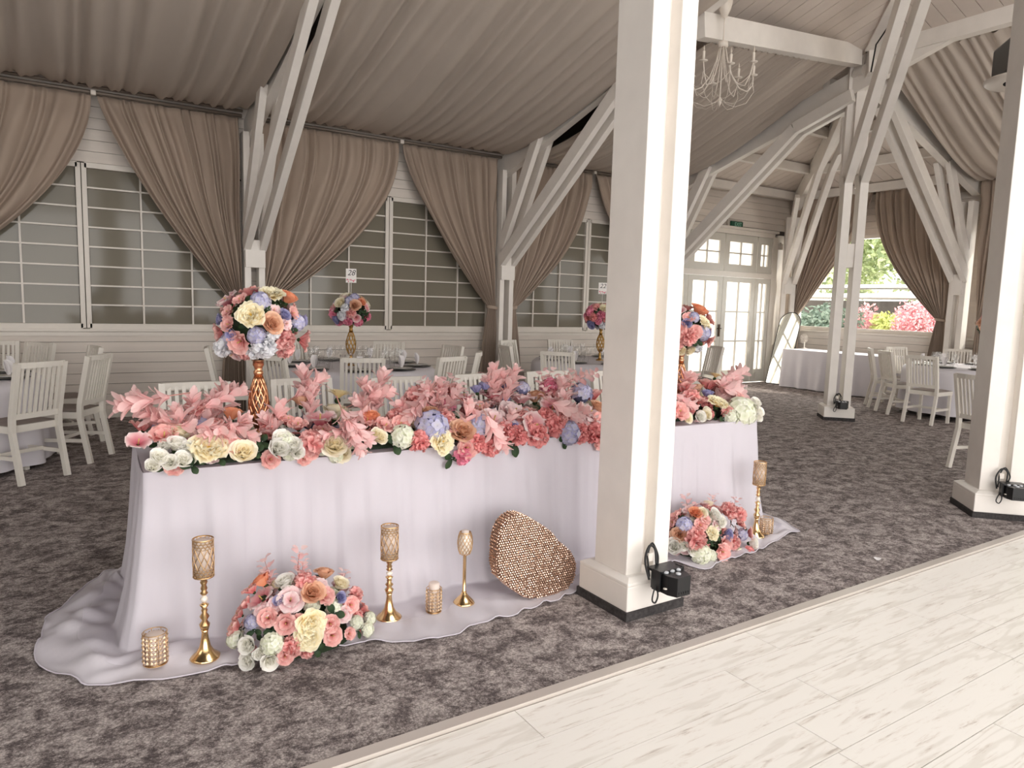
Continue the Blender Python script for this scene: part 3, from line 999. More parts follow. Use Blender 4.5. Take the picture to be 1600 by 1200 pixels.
class Arr:
    """a flower arrangement: an Empty and flowers set on a rounded body"""
    def __init__(s, root, kind, c, rad):
        s.root, s.kind, s.c, s.rad = root, kind, Vector(c), Vector(rad)
        s.base = root.location.copy(); s.rng = random.Random(len(root.name)+int(c[0]*100)); s.n = 0

    def hit(s, px, py):
        d = ray(px, py); o = _cp-s.c
        R = s.rad
        if s.kind == 'cyl':      # elliptic cylinder along x
            D = Vector((0, d.y/R.y, d.z/R.z)); O = Vector((0, o.y/R.y, o.z/R.z))
        else:
            D = Vector((d.x/R.x, d.y/R.y, d.z/R.z)); O = Vector((o.x/R.x, o.y/R.y, o.z/R.z))
        a, b, c = D.dot(D), 2*D.dot(O), O.dot(O)-1
        q = b*b-4*a*c
        t = (-b-math.sqrt(q))/(2*a) if q > 0 else -b/(2*a)
        p = _cp+d*t
        if q <= 0:
            pass
        w = p-s.c
        n = Vector((0 if s.kind == 'cyl' else w.x/R.x**2, w.y/R.y**2, w.z/R.z**2)).normalized()
        return p, n, t

    def put(s, key, px, py, rpx, spin=None, lift=.0):
        p, n, t = s.hit(px, py)
        r = rpx*t/FPX
        n = (n + Vector((s.rng.uniform(-.25, .25), s.rng.uniform(-.25, .1), s.rng.uniform(-.1, .3)))).normalized()
        s.at(key, p, n, r)

    def at(s, key, p, n, r, up=None):
        if key in ('PL', 'PE'): key += str(s.rng.randrange(3))
        kind, me = FL[key]
        q = Vector(n).to_track_quat('Z', 'Y')
        o = inst(kind, me, s.root, Vector(p)-s.base)
        o.rotation_mode = 'QUATERNION'
        from mathutils import Quaternion
        o.rotation_quaternion = q @ Quaternion((0, 0, 1), s.rng.uniform(0, 6.28))
        o.scale = (r, r, r); s.n += 1
        return o

    def spray(s, key, px, py, dpx, dpy, depth_y, ln, back=0.0):
        """spray whose tip-side passes px,py; direction given in the picture plane turned into the room's x and z"""
        d = ray(px, py); t = (depth_y-_cp.y)/d.y
        p = _cp+d*t
        v = Vector((dpx, back, -dpy)).normalized()
        s.at(key, p-v*ln*1.0, v, ln/1.9*1.0)


TX0, TY0, TX1, TY1 = .303, 3.25, 4.013, 3.124
# ---- the tall-legged table itself, under the cloth
ht = empty('banquet_table', (2.16, 3.58, 0), -.034, label='long head table hidden under the white draped cloth', cat='table')
M_ply = mat('brown_table_wood', C(150, 118, 88), .6)
MB().box((0, 0, .725), (3.66, .74, .035)).build('tabletop', M_ply, ht)
for a in (-1.7, 0, 1.7):
    for b in (-.3, .3):
        MB().tube([(a, b, 0), (a, b, .71)], .018, 8).build('leg', M_rod, ht)

# ---- draped cloth with a hem that pools on the carpet
M_chiffon = mat('white_chiffon_cloth', C(223, 217, 225), .75, bump=.04, bscale=300, trans=.22)
M_sheer = bpy.data.materials.new('sheer_chiffon_hem'); M_sheer.use_nodes = True
nt = M_sheer.node_tree; _b = nt.nodes['Principled BSDF']; _b.inputs['Base Color'].default_value = C(228, 222, 229); _b.inputs['Roughness'].default_value = .7
_t = nt.nodes.new('ShaderNodeBsdfTransparent'); _m = nt.nodes.new('ShaderNodeMixShader'); _m.inputs[0].default_value = .22
nt.links.new(_b.outputs[0], _m.inputs[1]); nt.links.new(_t.outputs[0], _m.inputs[2]); nt.links.new(_m.outputs[0], nt.nodes['Material Output'].inputs[0])

ax = Vector((TX1-TX0, TY1-TY0, 0)); TL = ax.length; ax.normalize(); ay = Vector((-ax.y, ax.x, 0)); TD = .80
F0 = Vector((TX0, TY0, 0)); per = 2*(TL+TD)
RC = .03


def perim(s):
    """point and outward normal at arc length s; starts at front-left going right"""
    s = s % per
    if s < TL: p = F0+ax*s; n = -ay; k = s; L = TL
    elif s < TL+TD: k = s-TL; p = F0+ax*TL+ay*k; n = ax; L = TD
    elif s < 2*TL+TD: k = s-TL-TD; p = F0+ax*(TL-k)+ay*TD; n = ay; L = TL
    else: k = s-2*TL-TD; p = F0+ay*(TD-k); n = -ax; L = TD
    n = n.copy()
    for e, m in ((k, -1), (L-k, 1)):
        if e < .22:
            # blend the normal around the corner
            tan = Vector((-n.y, n.x, 0))
            n = (n + tan*m*(1-e/.22)).normalized()
    return p, n


HEMS = [(0, .36), (.25, .35), (.45, .37), (.78, .40), (1.1, .53), (1.36, .48), (1.8, .42), (2.05, .36), (2.5, .30), (2.74, .30), (2.82, .47), (3.05, .40), (3.4, .37), (3.65, .30), (TL, .33), (TL+.12, .36), (TL+.3, .33), (TL+.6, .25), (TL+TD, .22), (2*TL+TD, .22), (per-.7, .26), (per-.45, .40), (per-.2, .42), (per, .36)]


def hem(s):
    s = s % per
    for (a, x), (b, y) in zip(HEMS[:-1], HEMS[1:]):
        if a <= s <= b:
            t = (s-a)/(b-a); t = t*t*(3-2*t); return x+(y-x)*t
    return .3


cr = random.Random(5)
FREQ = [(cr.uniform(3.5, 9), cr.uniform(0, 6.28), cr.uniform(.5, 1)) for _ in range(5)] + [(cr.uniform(13, 26), cr.uniform(0, 6.28), cr.uniform(.25, .55)) for _ in range(5)]


def folds(s, v):
    x = 0
    for f, p, a in FREQ: x += a*math.sin(f*s+p+.9*math.sin(1.7*s+p)+v*.6*math.sin(p*3))
    return x/2.6


NS = 520
DROP = .735


def cloth_pt(u, v):
    s = u*per
    sp = (s-TD-.5) % per
    p, n = perim(sp)
    if v < .62:
        t = v/.62
        z = .757-t*DROP
        out = .012 + .075*t**1.6 + .05*max(0, t-.75)
        fd = folds(s, t)
        k = abs((s % per)-0)
        # cloth gathers under the front edge and hangs in soft pleats
        out += (.008+.034*t)*fd + (.006*math.sin(46*s+3*math.sin(2.3*s))+.004*math.sin(83*s+2*math.sin(3.1*s)))*min(1, t*4)
        # diagonal pull folds near the front-left corner
        if sp < .9: out += .010*math.sin(14*(sp*1.1-t*.55))*math.sin(PI*min(1, sp/.9))*t
        q = p+n*out
        return (q.x, q.y, z)
    t = (v-.62)/.38
    e = hem(sp) + .010*math.sin(13*s+2*math.sin(5*s)) + .005*math.sin(37*s+4*math.sin(2*s))
    o0 = .012+.075+.0125 + .042*folds(s, 1)+.006*math.sin(46*s+3*math.sin(2.3*s))+.004*math.sin(83*s+2*math.sin(3.1*s))
    out = o0+(e-o0)*t
    lift = .034*abs(math.sin(9.5*s+3.1*math.sin(3*s)+2.2*t))*math.sin(PI*min(1, t*1.05))**.7 + .016*math.sin(23*s-5*t+1)*math.sin(PI*t)+.008*math.sin(47*s+9*t+2*math.sin(5*s))*math.sin(PI*t)
    curl = .012*max(0, math.sin(38*s+2*math.sin(4*s)))*t**4
    front = min(1, max(0, (sp-.15)/.3))*min(1, max(0, (TL-.1-sp)/.3)) if sp < TL else 0
    z = .022*(1-t)**2+.006+max(0, lift)*(1-.62*front)+curl
    q = p+n*out
    return (q.x, q.y, z)


VT = .80
cl = MB().grid(lambda u, v: cloth_pt(u, v*VT), NS, 46, closed_u=True)
nT = 4
top = MB()
cl.grid(lambda u, v: tuple(F0+ax*(u*(TL+.02)-.01)+ay*(v*(TD+.02)-.01)+Vector((0, 0, .757+.0015*math.sin(30*u)*math.sin(9*v)))), 40, 8)
clo = cl.build('tablecloth', M_chiffon); tag(clo, 'long white draped chiffon cloth on the flower covered head table', 'tablecloth')
MB().grid(lambda u, v: cloth_pt(u, VT+v*(1-VT)), NS, 12, closed_u=True).build('sheer_hem', M_sheer, clo)
hb = MB()
pts = [Vector(cloth_pt(i/420, 1.0))+Vector((0, 0, .002)) for i in range(421)]
hb.tube(pts, .0035, 5, caps=False).build('hem_edge', M_chiffon, clo)

# ---- flower garland on the table
g = empty('flower_garland', (2.15, 3.40, .76), label='long mixed pink flower garland lying along the head table', cat='flower arrangement')
A = Arr(g, 'cyl', (2.15, 3.40, .74), (1.9, .24, .17))
core = MB()
core.grid(lambda u, v: (-1.74+3.52*u, .13*math.cos(PI*v), .0+.075*math.sin(PI*v)*(1 if .02 < u < .98 else .2)), 40, 10, colfn=lambda u, v: C(40, 52, 36))
core.build('foam_core', M_leafg, g, col=True)
G = '''HP 216 692 17;CP 222 668 16;CP 242 653 17;BH 252 667 13;CP 256 684 19;BH 286 657 11;BH 319 663 14;CP 294 663 16;CO 284 680 15;RW 275 698 12;RW 295 703 11;RW 247 717 12;RW 266 723 11;RW 284 721 12;RW 238 730 10;RW 258 699 9;PC 325 704 24;CP 350 697 15;CP 367 699 13;CO 380 709 17;OR 361 650 14;CC 336 668 14;CC 305 640 15;
WH 447 690 13;RW 441 689 13;RW 434 704 14;RW 457 699 12;RW 464 708 9;CP 431 655 15;CP 450 660 14;CP 466 667 14;CC 418 664 13;CR 470 629 12;YM 528 622 17;HP 500 658 22;CO 525 649 18;GL 556 655 15;OR 577 655 13;CP 572 660 14;CC 487 692 19;CO 522 698 18;CP 545 672 15;WH 628 683 17;CO 589 685 13;GL 617 694 17;CP 600 668 15;GL 410 690 13;GL 560 700 13;GL 300 728 14;GL 345 716 13;GL 404 706 12;
CC 652 622 18;CP 640 638 17;CC 655 643 16;BR 670 625 10;BR 745 610 8;BR 759 605 9;BR 788 606 8;BR 787 628 9;BR 800 667 8;PK 692 636 18;PK 859 606 14;CR 670 648 13;CR 721 677 18;CR 835 623 13;CR 933 640 13;CC 694 655 15;BH 675 668 24;BH 746 666 18;BH 908 616 16;BH 888 676 17;BH 816 608 11;PC 688 691 18;CD 653 690 16;CD 744 692 14;CD 766 698 14;CD 791 674 15;CD 809 681 15;CD 838 681 17;CD 852 651 13;CD 865 665 17;CD 904 677 15;CD 924 676 16;CC 861 615 14;HP 771 618 20;HP 832 668 22;HP 863 637 18;HP 726 622 14;HL 735 634 24;HL 771 657 20;HL 802 648 24;HL 814 624 22;HL 899 652 22;HL 920 648 20;HL 883 620 18;HL 765 632 16;CP 750 640 14;CP 705 668 14;CC 880 655 14;CP 925 620 16;CP 938 660 14;CC 620 652 14;CP 625 665 13;CP 728 700 15;PK 722 712 13;GL 803 692 18;GL 706 716 15;GL 880 690 12;GL 760 690 12;GL 845 640 11;CP 935 690 12;CD 780 690 12;CC 818 655 13;CP 700 610 14;
CP 960 620 17;CD 970 660 16;HL 985 635 20;CC 1000 610 16;CP 1010 655 16;BH 1020 630 15;CP 1035 605 16;CC 1045 640 15;CR 1030 655 13;CC 990 670 14;
CP 1067 606 16;CC 1080 622 13;CR 1086 612 13;CP 1107 603 15;CC 1120 609 14;CP 1090 627 12;BR 1105 618 8;HL 1070 630 13;PC 1120 633 15;CC 1136 645 10;CO 1102 649 8;RW 1092 652 8;CO 1072 654 8;WH 1157 645 21;RW 1178 632 8;RW 1184 645 7;RW 1183 653 6;YM 1117 590 9;CP 1140 612 14;CP 1155 625 12;CP 1060 645 14;GL 1130 655 11;GL 1165 655 10;WH 1140 652 12;HL 1150 605 14'''
for e in G.replace('\n', '').split(';'):
    if not e: continue
    k, x, y, r = e.split()
    A.put(k, float(x), float(y), float(r)*1.2)
for i in range(120):
    x = .36+3.62*(i+.5)/120
    th = PI-A.rng.uniform(.05, 1.5)
    p = Vector((x, 3.40+.19*math.cos(th), .745+.125*math.sin(th)))
    A.at(A.rng.choice(['CP', 'CC', 'HL', 'CP', 'GL', 'GL', 'CD', 'CO', 'GL'] if x > 1.6 else ['CP', 'HL', 'GL', 'CO', 'GL', 'CP', 'WH']), p, Vector((0, math.cos(th), math.sin(th))), A.rng.uniform(.036, .048))
# blush leaf sprays: pixel of the middle, direction in the picture, distance row, length
SP = [('PL', 184, 634, -1, .15, 3.30, .20), ('PL', 209, 620, -.6, -.8, 3.38, .18), ('PL', 228, 645, -.8, -.4, 3.32, .17), ('PL', 300, 622, -.1, -1, 3.42, .20), ('PL', 331, 620, .2, -1, 3.44, .19), ('PL', 352, 606, .3, -1, 3.46, .20), ('PL', 378, 608, .9, -.4, 3.42, .18),
      ('PL', 356, 672, .7, .1, 3.20, .19), ('PL', 385, 655, .6, -.5, 3.26, .17), ('PL', 400, 682, .8, .4, 3.20, .14), ('PL', 319, 680, -.8, .2, 3.19, .14), ('PL', 275, 640, -.3, -1, 3.36, .17), ('PL', 440, 632, .3, -1, 3.36, .19), ('PL', 414, 652, -.4, -.7, 3.28, .16),
      ('PL', 474, 580, -.15, -1, 3.46, .20), ('PL', 505, 588, .8, -.6, 3.44, .17), ('PL', 487, 610, .1, -1, 3.42, .19), ('PL', 600, 584, .3, -1, 3.44, .20), ('PL', 569, 596, -.3, -1, 3.44, .19), ('PL', 587, 612, 0, -1, 3.40, .20), ('PL', 610, 612, .9, -.3, 3.40, .19), ('PL', 556, 625, -.6, -.6, 3.36, .17),
      ('PL', 534, 681, -.5, .5, 3.15, .16), ('PL', 555, 692, .3, .9, 3.12, .17), ('PL', 564, 706, .4, 1, 3.10, .16), ('PL', 503, 682, -.9, .2, 3.17, .14), ('PL', 580, 690, .6, .6, 3.12, .14), ('PL', 640, 650, -.6, .5, 3.22, .18), ('PL', 625, 630, -.5, -.6, 3.32, .19),
      ('PE', 697, 590, 0, -1, 3.44, .24), ('PE', 672, 594, -.2, -1, 3.42, .22), ('PE', 708, 580, .2, -1, 3.46, .24), ('PE', 686, 606, -.1, -1, 3.36, .22), ('PE', 722, 594, .4, -1, 3.42, .22), ('PE', 656, 588, -.4, -1, 3.46, .20), ('PL', 690, 600, 0, -1, 3.40, .20), ('PL', 715, 608, .5, -.8, 3.38, .18), ('PL', 665, 606, -.5, -.8, 3.40, .18),
      ('PL', 772, 575, -.1, -1, 3.46, .22), ('PL', 787, 586, .1, -1, 3.44, .2), ('PL', 805, 578, .4, -1, 3.46, .2), ('PL', 762, 590, -.5, -.8, 3.44, .18), ('PL', 800, 594, .3, -1, 3.40, .19), ('PL', 735, 632, .2, -.6, 3.20, .18), ('PL', 802, 646, .3, -.7, 3.18, .17), ('PL', 899, 650, .6, .3, 3.18, .19), ('PL', 915, 640, .8, -.2, 3.2, .19), ('PL', 880, 620, -.2, -1, 3.28, .19), ('PL', 878, 596, .2, -1, 3.40, .19),
      ('PL', 780, 693, .5, .9, 3.10, .17), ('PL', 790, 700, .4, 1, 3.09, .15), ('PL', 760, 660, .5, .5, 3.18, .16), ('PE', 845, 575, -.2, -1, 3.46, .2), ('PE', 863, 572, .1, -1, 3.46, .22), ('PE', 890, 572, .1, -1, 3.46, .22), ('PE', 893, 590, .3, -1, 3.42, .18), ('PE', 919, 580, .9, -.4, 3.44, .2), ('PE', 934, 584, 1, -.2, 3.44, .18), ('PE', 850, 600, -.3, -1, 3.36, .18),
      ('PL', 1072, 586, 0, -1, 3.44, .22), ('PL', 1137, 592, .1, -1, 3.42, .24), ('PL', 1160, 580, 1, -.35, 3.42, .22), ('PL', 1148, 606, .8, -.4, 3.36, .22), ('PL', 1160, 618, .9, .3, 3.30, .2), ('PL', 1083, 588, .3, -1, 3.44, .2), ('PL', 1085, 635, .4, .3, 3.18, .15), ('PL', 1128, 600, -.2, -1, 3.36, .2), ('PL', 1010, 590, 0, -1, 3.42, .24), ('PL', 975, 590, 0, -1, 3.42, .24)]
for k, x, y, dx, dy, yy, ln in SP:
    A.spray(k, x, y, dx, dy, yy, ln*1.2, back=A.rng.uniform(-.35, .1))
# the side of the garland that faces the seats, and its dark foliage
for i in range(70):
    x = .42+3.5*i/70+A.rng.uniform(-.03, .03)
    th = A.rng.uniform(.1, 1.25)
    p = Vector((x, 3.40+.23*math.cos(th), .74+.15*math.sin(th)))
    A.at(A.rng.choice(['CP', 'CC', 'HL', 'CO', 'BH', 'CD', 'GL', 'GL']), p, Vector((0, math.cos(th), math.sin(th))), A.rng.uniform(.035, .055))

# ---- tall vases and bouquets on the head table
M_copper = mat('copper_gold_metal', C(222, 164, 124), .28, metal=1)
M_gold = mat('polished_gold_metal', C(240, 204, 150), .22, metal=1)
M_goldd = mat('antique_gold_wire', C(214, 178, 134), .35, metal=1)


def cage_vase(name, label, loc, hgt, m, rmax, n=10, wr=.005):
    t = empty(name, loc, label=label, cat='vase')
    k = hgt
    MB().lathe([(.052, 0), (.055, .006), (.050, .014), (.030, .02), (.018, .04), (.016, .07), (.022, .085), (.016, .1), (.016, .12*1)], 20).build('base', m, t)
    z0, z1 = .12, k-.07
    for dirn in (-1, 1):
        for i in range(n):
            pts = []
            for j in range(15):
                v = j/14
                r = .014+(rmax-.014)*math.sin(PI*v**.85)**.9
                a = 2*PI*i/n+dirn*v*2.2
                pts.append((r*math.cos(a), r*math.sin(a), z0+(z1-z0)*v))
            MB().tube(pts, wr, 5).build('cage_wire', m, t)
    MB().lathe([(.016, z1), (.022, z1+.005), (.022, z1+.02), (.016, z1+.026), (.020, z1+.04), (.026, z1+.05), (.024, z1+.07), (.03, k), (.02, k+.004)], 20).build('neck', m, t)
    return t


V1 = (.805, 3.44, .757); V2 = (3.66, 3.50, .757)
cage_vase('cage_vase', 'tall copper cage vase under the round bouquet at the left of the head table', V1, .44, M_copper, .044)
cage_vase('cage_vase', 'copper cage vase under the bouquet half hidden by the near post', V2, .44, M_copper, .044)


def bouquet(label, c, R, spec, seed, fill=('CP', 'HL', 'CO', 'BH', 'CC', 'GL'), nfill=40):
    b = empty('bouquet', (c[0], c[1], c[2]), label=label, cat='bouquet')
    a = Arr(b, 'ell', c, (R, R, R*.92))
    co = MB(); blob(co, R*.82, C(52, 66, 44), 10); co.build('foam_ball', M_leafg, b, col=True)
    MB().tube([(0, 0, -R*.7), (0, 0, -R*1.0)], .012, 8).build('stem', M_leafg, b)
    for e in spec.replace('\n', '').split(';'):
        if not e: continue
        k, x, y, r = e.split()
        a.put(k, float(x), float(y), float(r)*1.18)
    rr = random.Random(seed)
    for i in range(nfill):
        z = 1-2*(i+.5)/nfill; ph = i*2.39996
        n = Vector((math.sqrt(1-z*z)*math.cos(ph), math.sqrt(1-z*z)*math.sin(ph), z))
        back = n.dot((_cp-Vector(c)).normalized()) < .15
        if z < -.85: continue
        a.at(rr.choice(fill) if back else 'GL', Vector(c)+n*R*(.93 if back else .82), n, R*(rr.uniform(.24, .32) if back else .24))
    return a


S1 = '''HP 357 471 17;PC 393 495 19;PC 424 464 17;OR 449 468 13;BH 407 471 14;CR 423 507 15;BR 442 494 9;BR 472 501 8;BH 464 504 12;BR 364 521 9;BR 347 500 8;CP 376 533 17;HL 365 552 13;CC 384 548 13;CP 343 519 13;CP 359 507 12;WC 413 540 18;WC 395 548 12;WC 350 543 14;CC 443 530 16;CC 444 544 14;CP 473 532 15;BH 401 524 13;HP 404 454 10;HL 428 485 10;HL 447 506 9;CP 456 490 10;GL 416 491 12;GL 446 554 12;CP 377 470 11;GL 388 472 10;WC 427 521 10;GL 458 516 10;CP 358 488 10;GL 392 540 9'''
bouquet('large round mixed bouquet on the tall vase at the left of the head table', (.813, 3.42, 1.368), .165, S1, 1)
S2 = '''OR 1091 488 12;CP 1106 500 10;BH 1084 496 8;CP 1076 498 9;BR 1072 506 7;PC 1098 506 11;CC 1075 526 13;CP 1086 519 10;BH 1099 520 11;CP 1108 532 9;GL 1090 533 9;CO 1077 545 8;WC 1089 543 8;GL 1082 550 8;CP 1060 515 12;CC 1055 535 12;HL 1048 500 12;PC 1060 545 10;HP 1060 488 11;BH 1045 520 10'''
bouquet('round mixed bouquet half hidden behind the right edge of the near post', (3.66, 3.50, 1.345), .165, S2, 2)

# ---- two floor arrangements
def floor_arr(label, c, rad, spec, sprays, seed):
    b = empty('floor_bouquet', (c[0], c[1], 0), label=label, cat='flower arrangement')
    a = Arr(b, 'ell', c, rad)
    co = MB(); O = Matrix.Translation((0, 0, c[2])) @ Matrix.Diagonal((rad[0]*.8, rad[1]*.8, rad[2]*.8, 1))
    co.grid(lambda u, v: (rad[0]*.68*math.cos(2*PI*u)*math.cos(v*PI/2), rad[1]*.68*math.sin(2*PI*u)*math.cos(v*PI/2), .012+rad[2]*.68*math.sin(v*PI/2)), 24, 8, closed_u=True, colfn=lambda u, v: C(44, 56, 38))
    co.build('foam_core', M_leafg, b, col=True)
    for e in spec.replace('\n', '').split(';'):
        if not e: continue
        k, x, y, r = e.split()
        a.put(k, float(x), float(y), float(r)*1.18)
    rr = random.Random(seed+7)
    for i in range(44):
        az = -PI*(i*.618034 % 1); el = rr.uniform(.08, 1.35)
        n = Vector((math.cos(az)*math.cos(el), math.sin(az)*math.cos(el), math.sin(el)))
        p = Vector((c[0]+rad[0]*n.x*.84, c[1]+rad[1]*n.y*.84, c[2]+rad[2]*n.z*.84))
        a.at(rr.choice(['GL', 'GL', 'CP', 'HL', 'GL', 'CC', 'WH']), p, n, rr.uniform(.03, .042))
    for k, x, y, dx, dy, ln in sprays:
        a.spray(k, x, y, dx, dy, c[1]+.05, ln, back=a.rng.uniform(-.1, .25))
    rr = random.Random(seed)
    for i in range(26):
        az = PI*i/25; el = rr.uniform(.15, 1.2)
        n = Vector((math.cos(az)*math.cos(el), math.sin(az)*math.cos(el), math.sin(el)))
        p = Vector((c[0]+rad[0]*n.x, c[1]+rad[1]*n.y, c[2]+rad[2]*n.z))
        a.at(rr.choice(['CP', 'HL', 'GL', 'CO', 'GL']), p, n, rr.uniform(.03, .042))
    return a


S3 = '''OR 411 910 13;CP 394 922 13;HP 411 938 20;HL 411 955 12;RW 447 914 13;HL 456 904 11;HL 454 938 19;CC 477 910 15;CR 487 928 16;CR 506 899 13;CP 506 933 14;BR 530 934 8;CC 554 930 12;CP 547 945 12;HL 537 960 12;CP 369 980 14;BH 394 972 11;CP 419 966 14;CP 447 974 15;CP 467 972 12;PC 484 974 20;PC 481 993 19;CP 515 974 13;CP 518 993 14;WH 370 999 14;RW 389 1007 12;RW 391 1030 12;RW 421 1030 12;RW 405 1021 8;WH 425 1005 16;CC 456 1008 14;CP 445 1025 12;WH 556 973 10;WH 576 967 10;WH 573 984 10;GL 523 957 16;GL 426 987 13;GL 492 1015 13;GL 398 985 12;GL 560 985 12;CP 385 945 12;BR 437 940 8;HL 430 945 11;GL 455 958 12;CP 545 990 9;CO 530 915 12;HL 500 915 11;CP 375 960 11;RW 410 1018 8'''
floor_arr('mixed flower arrangement on the cloth hem left of centre, between two gold candle holders', (.86, 2.90, .02), (.28, .145, .30), S3,
          [('PE', 410, 866, -.2, -1, .2), ('PE', 408, 888, -.4, -1, .17), ('PE', 470, 850, .05, -1, .2), ('PE', 474, 870, .2, -1, .17), ('PE', 540, 885, .25, -1, .17), ('PE', 536, 902, .3, -.8, .14), ('PE', 426, 890, .4, -1, .15)], 31)
S4 = '''CP 1058 808 12;CP 1054 819 11;BH 1069 821 12;CR 1062 835 11;CC 1085 841 17;CP 1093 821 10;OR 1086 803 9;CO 1095 802 8;RW 1114 806 9;RW 1124 815 8;CC 1137 799 13;CC 1153 805 12;CP 1156 817 10;GL 1142 818 9;GL 1162 822 9;GL 1109 846 9;GL 1100 857 9;PC 1111 834 10;BR 1134 836 9;BH 1159 835 9;CP 1131 849 12;CC 1145 847 11;CP 1126 862 13;CP 1134 872 10;CD 1169 863 9;CP 1170 833 9;RW 1055 854 11;RW 1069 852 7;RW 1082 859 8;WH 1095 866 14;WH 1152 866 10;RW 1175 849 8;WH 1110 868 9;CP 1100 812 9;HL 1118 822 9;GL 1122 835 9;GL 1085 860 8;HL 1150 832 9;CP 1045 830 12;CC 1042 845 11'''
floor_arr('mixed flower arrangement on the cloth hem right of the near post', (3.30, 2.92, .02), (.26, .145, .29), S4,
          [('PE', 1070, 770, -.3, -1, .2), ('PE', 1103, 778, 0, -1, .2), ('PE', 1114, 768, .2, -1, .2), ('PE', 1109, 788, .1, -1, .17), ('PE', 1152, 774, .5, -1, .18), ('PE', 1084, 786, -.2, -1, .17), ('PE', 1130, 784, .4, -1, .16)], 32)

# ---- candle holders
M_wax = mat('white_candle_wax', C(246, 232, 222), .5, trans=.3)
M_cryst = mat('clear_crystal_bead', C(236, 226, 214), .08, spec=.9, coat=.5)
M_champ = mat('champagne_crystal_bead', C(226, 198, 166), .15, metal=.6)
hr = random.Random(4)


def lattice(parent, z0, z1, rf, n, rows, m, wr=.0018, name='lattice_wire'):
    b = MB()
    for d in (-1, 1):
        for i in range(n):
            pts = []
            for j in range(rows*3+1):
                v = j/(rows*3); a = 2*PI*(i+d*v*rows/2)/n
                r = rf(v); pts.append((r*math.cos(a), r*math.sin(a), z0+(z1-z0)*v))
            b.tube(pts, wr, 4, caps=False)
    return b.build(name, m, parent)


def filigree(parent, z0, z1, r, m, nr=3, n=16):
    b = MB()
    for k in range(nr):
        zc0 = z0+(z1-z0)*(k+.5)/nr
        h = (z1-z0)/nr*.5
        for i in range(n):
            a0 = 2*PI*(i+.5*(k % 2))/n
            pts = []
            for j in range(9):
                q = 2*PI*j/8
                a = a0+math.cos(q)*PI/n*.95
                pts.append((r*math.cos(a), r*math.sin(a), zc0+h*math.sin(q)))
            b.tube(pts, .0016, 3, caps=False)
    o = b.build('filigree_band', m, parent)
    o['kind'] = 'stuff'
    return o


def tall_holder(label, loc, H=.505, cup=.155, R=.038):
    t = empty('candle_holder', loc, hr.uniform(0, 1), label=label, cat='candle holder')
    zs = H-cup
    MB().lathe([(.058, 0), (.060, .004), (.054, .010), (.036, .025), (.022, .05), (.0145, .085), (.012, .11), (.0155, .122)], 28).build('base', M_gold, t)
    k = zs-.122
    prof = [(.0155, .122)]
    beads = [(.021, .10), (.010, .17), (.019, .25), (.009, .32), (.013, .37), (.009, .40), (.018, .47), (.009, .50)]
    for r, f in beads: prof.append((r, .122+k*f))
    MB().lathe(prof, 20).build('stem', M_gold, t)
    MB().lathe([(.004, .122+k*.50), (.013, .122+k*.54), (.016, .122+k*.575), (.013, .122+k*.61), (.004, .122+k*.65)], 12).build('crystal_ball', M_cryst, t)
    MB().lathe([(.008, .122+k*.65), (.016, .122+k*.69), (.009, .122+k*.73), (.014, .122+k*.78), (.009, .122+k*.84), (.015, .122+k*.90), (.010, .122+k*.95), (R*.6, zs-.003), (R, zs), (R, zs+.004), (.005, zs+.004)], 20).build('cup_stem', M_gold, t)
    MB().lathe([(R, zs), (R+.002, zs+.003), (R, zs+.006)], 24, caps=False).build('cup_rim', M_goldd, t)
    MB().lathe([(R, H-.006), (R+.002, H-.003), (R, H)], 24, caps=False).build('cup_rim', M_goldd, t)
    filigree(t, zs+.004, zs+.040, R, M_goldd)
    filigree(t, H-.040, H-.004, R, M_goldd)
    lattice(t, zs+.038, H-.038, lambda v: R, 10, 3, M_goldd, .0020)
    MB().lathe([(R-.008, zs+.006), (R-.006, H-.012), (R-.009, H-.007), (.004, H-.007)], 24).build('candle', M_wax, t)
    return t


def goblet(label, loc, H=.365):
    t = empty('candle_holder', loc, label=label, cat='candle holder')
    zs = H-.115
    MB().lathe([(.052, 0), (.054, .004), (.050, .012), (.036, .026), (.020, .042), (.014, .052), (.010, .060)], 28).build('base', M_gold, t)
    MB().lathe([(.010, .058), (.013, .062), (.0085, .068), (.0085, zs-.006), (.014, zs-.002), (.020, zs+.004)], 16).build('stem', M_gold, t)
    rf = lambda v: .020+.017*math.sin(PI*(.08+.80*v))**.8
    lattice(t, zs+.003, H-.004, rf, 12, 7, M_goldd, .0016)
    MB().lathe([(rf(1), H-.006), (rf(1)+.0015, H-.003), (rf(1), H)], 20, caps=False).build('cup_rim', M_goldd, t)
    MB().lathe([(rf(v)-.0025, zs+.005+(H-.008-zs-.005)*v) for v in (0, .15, .3, .5, .7, .85, 1)], 20, caps=False).build('crystal_lining', M_cryst, t)
    MB().lathe([(.016, zs+.02), (.019, H-.01), (.018, H+.006), (.004, H+.008)], 20).build('candle', M_wax, t)
    return t


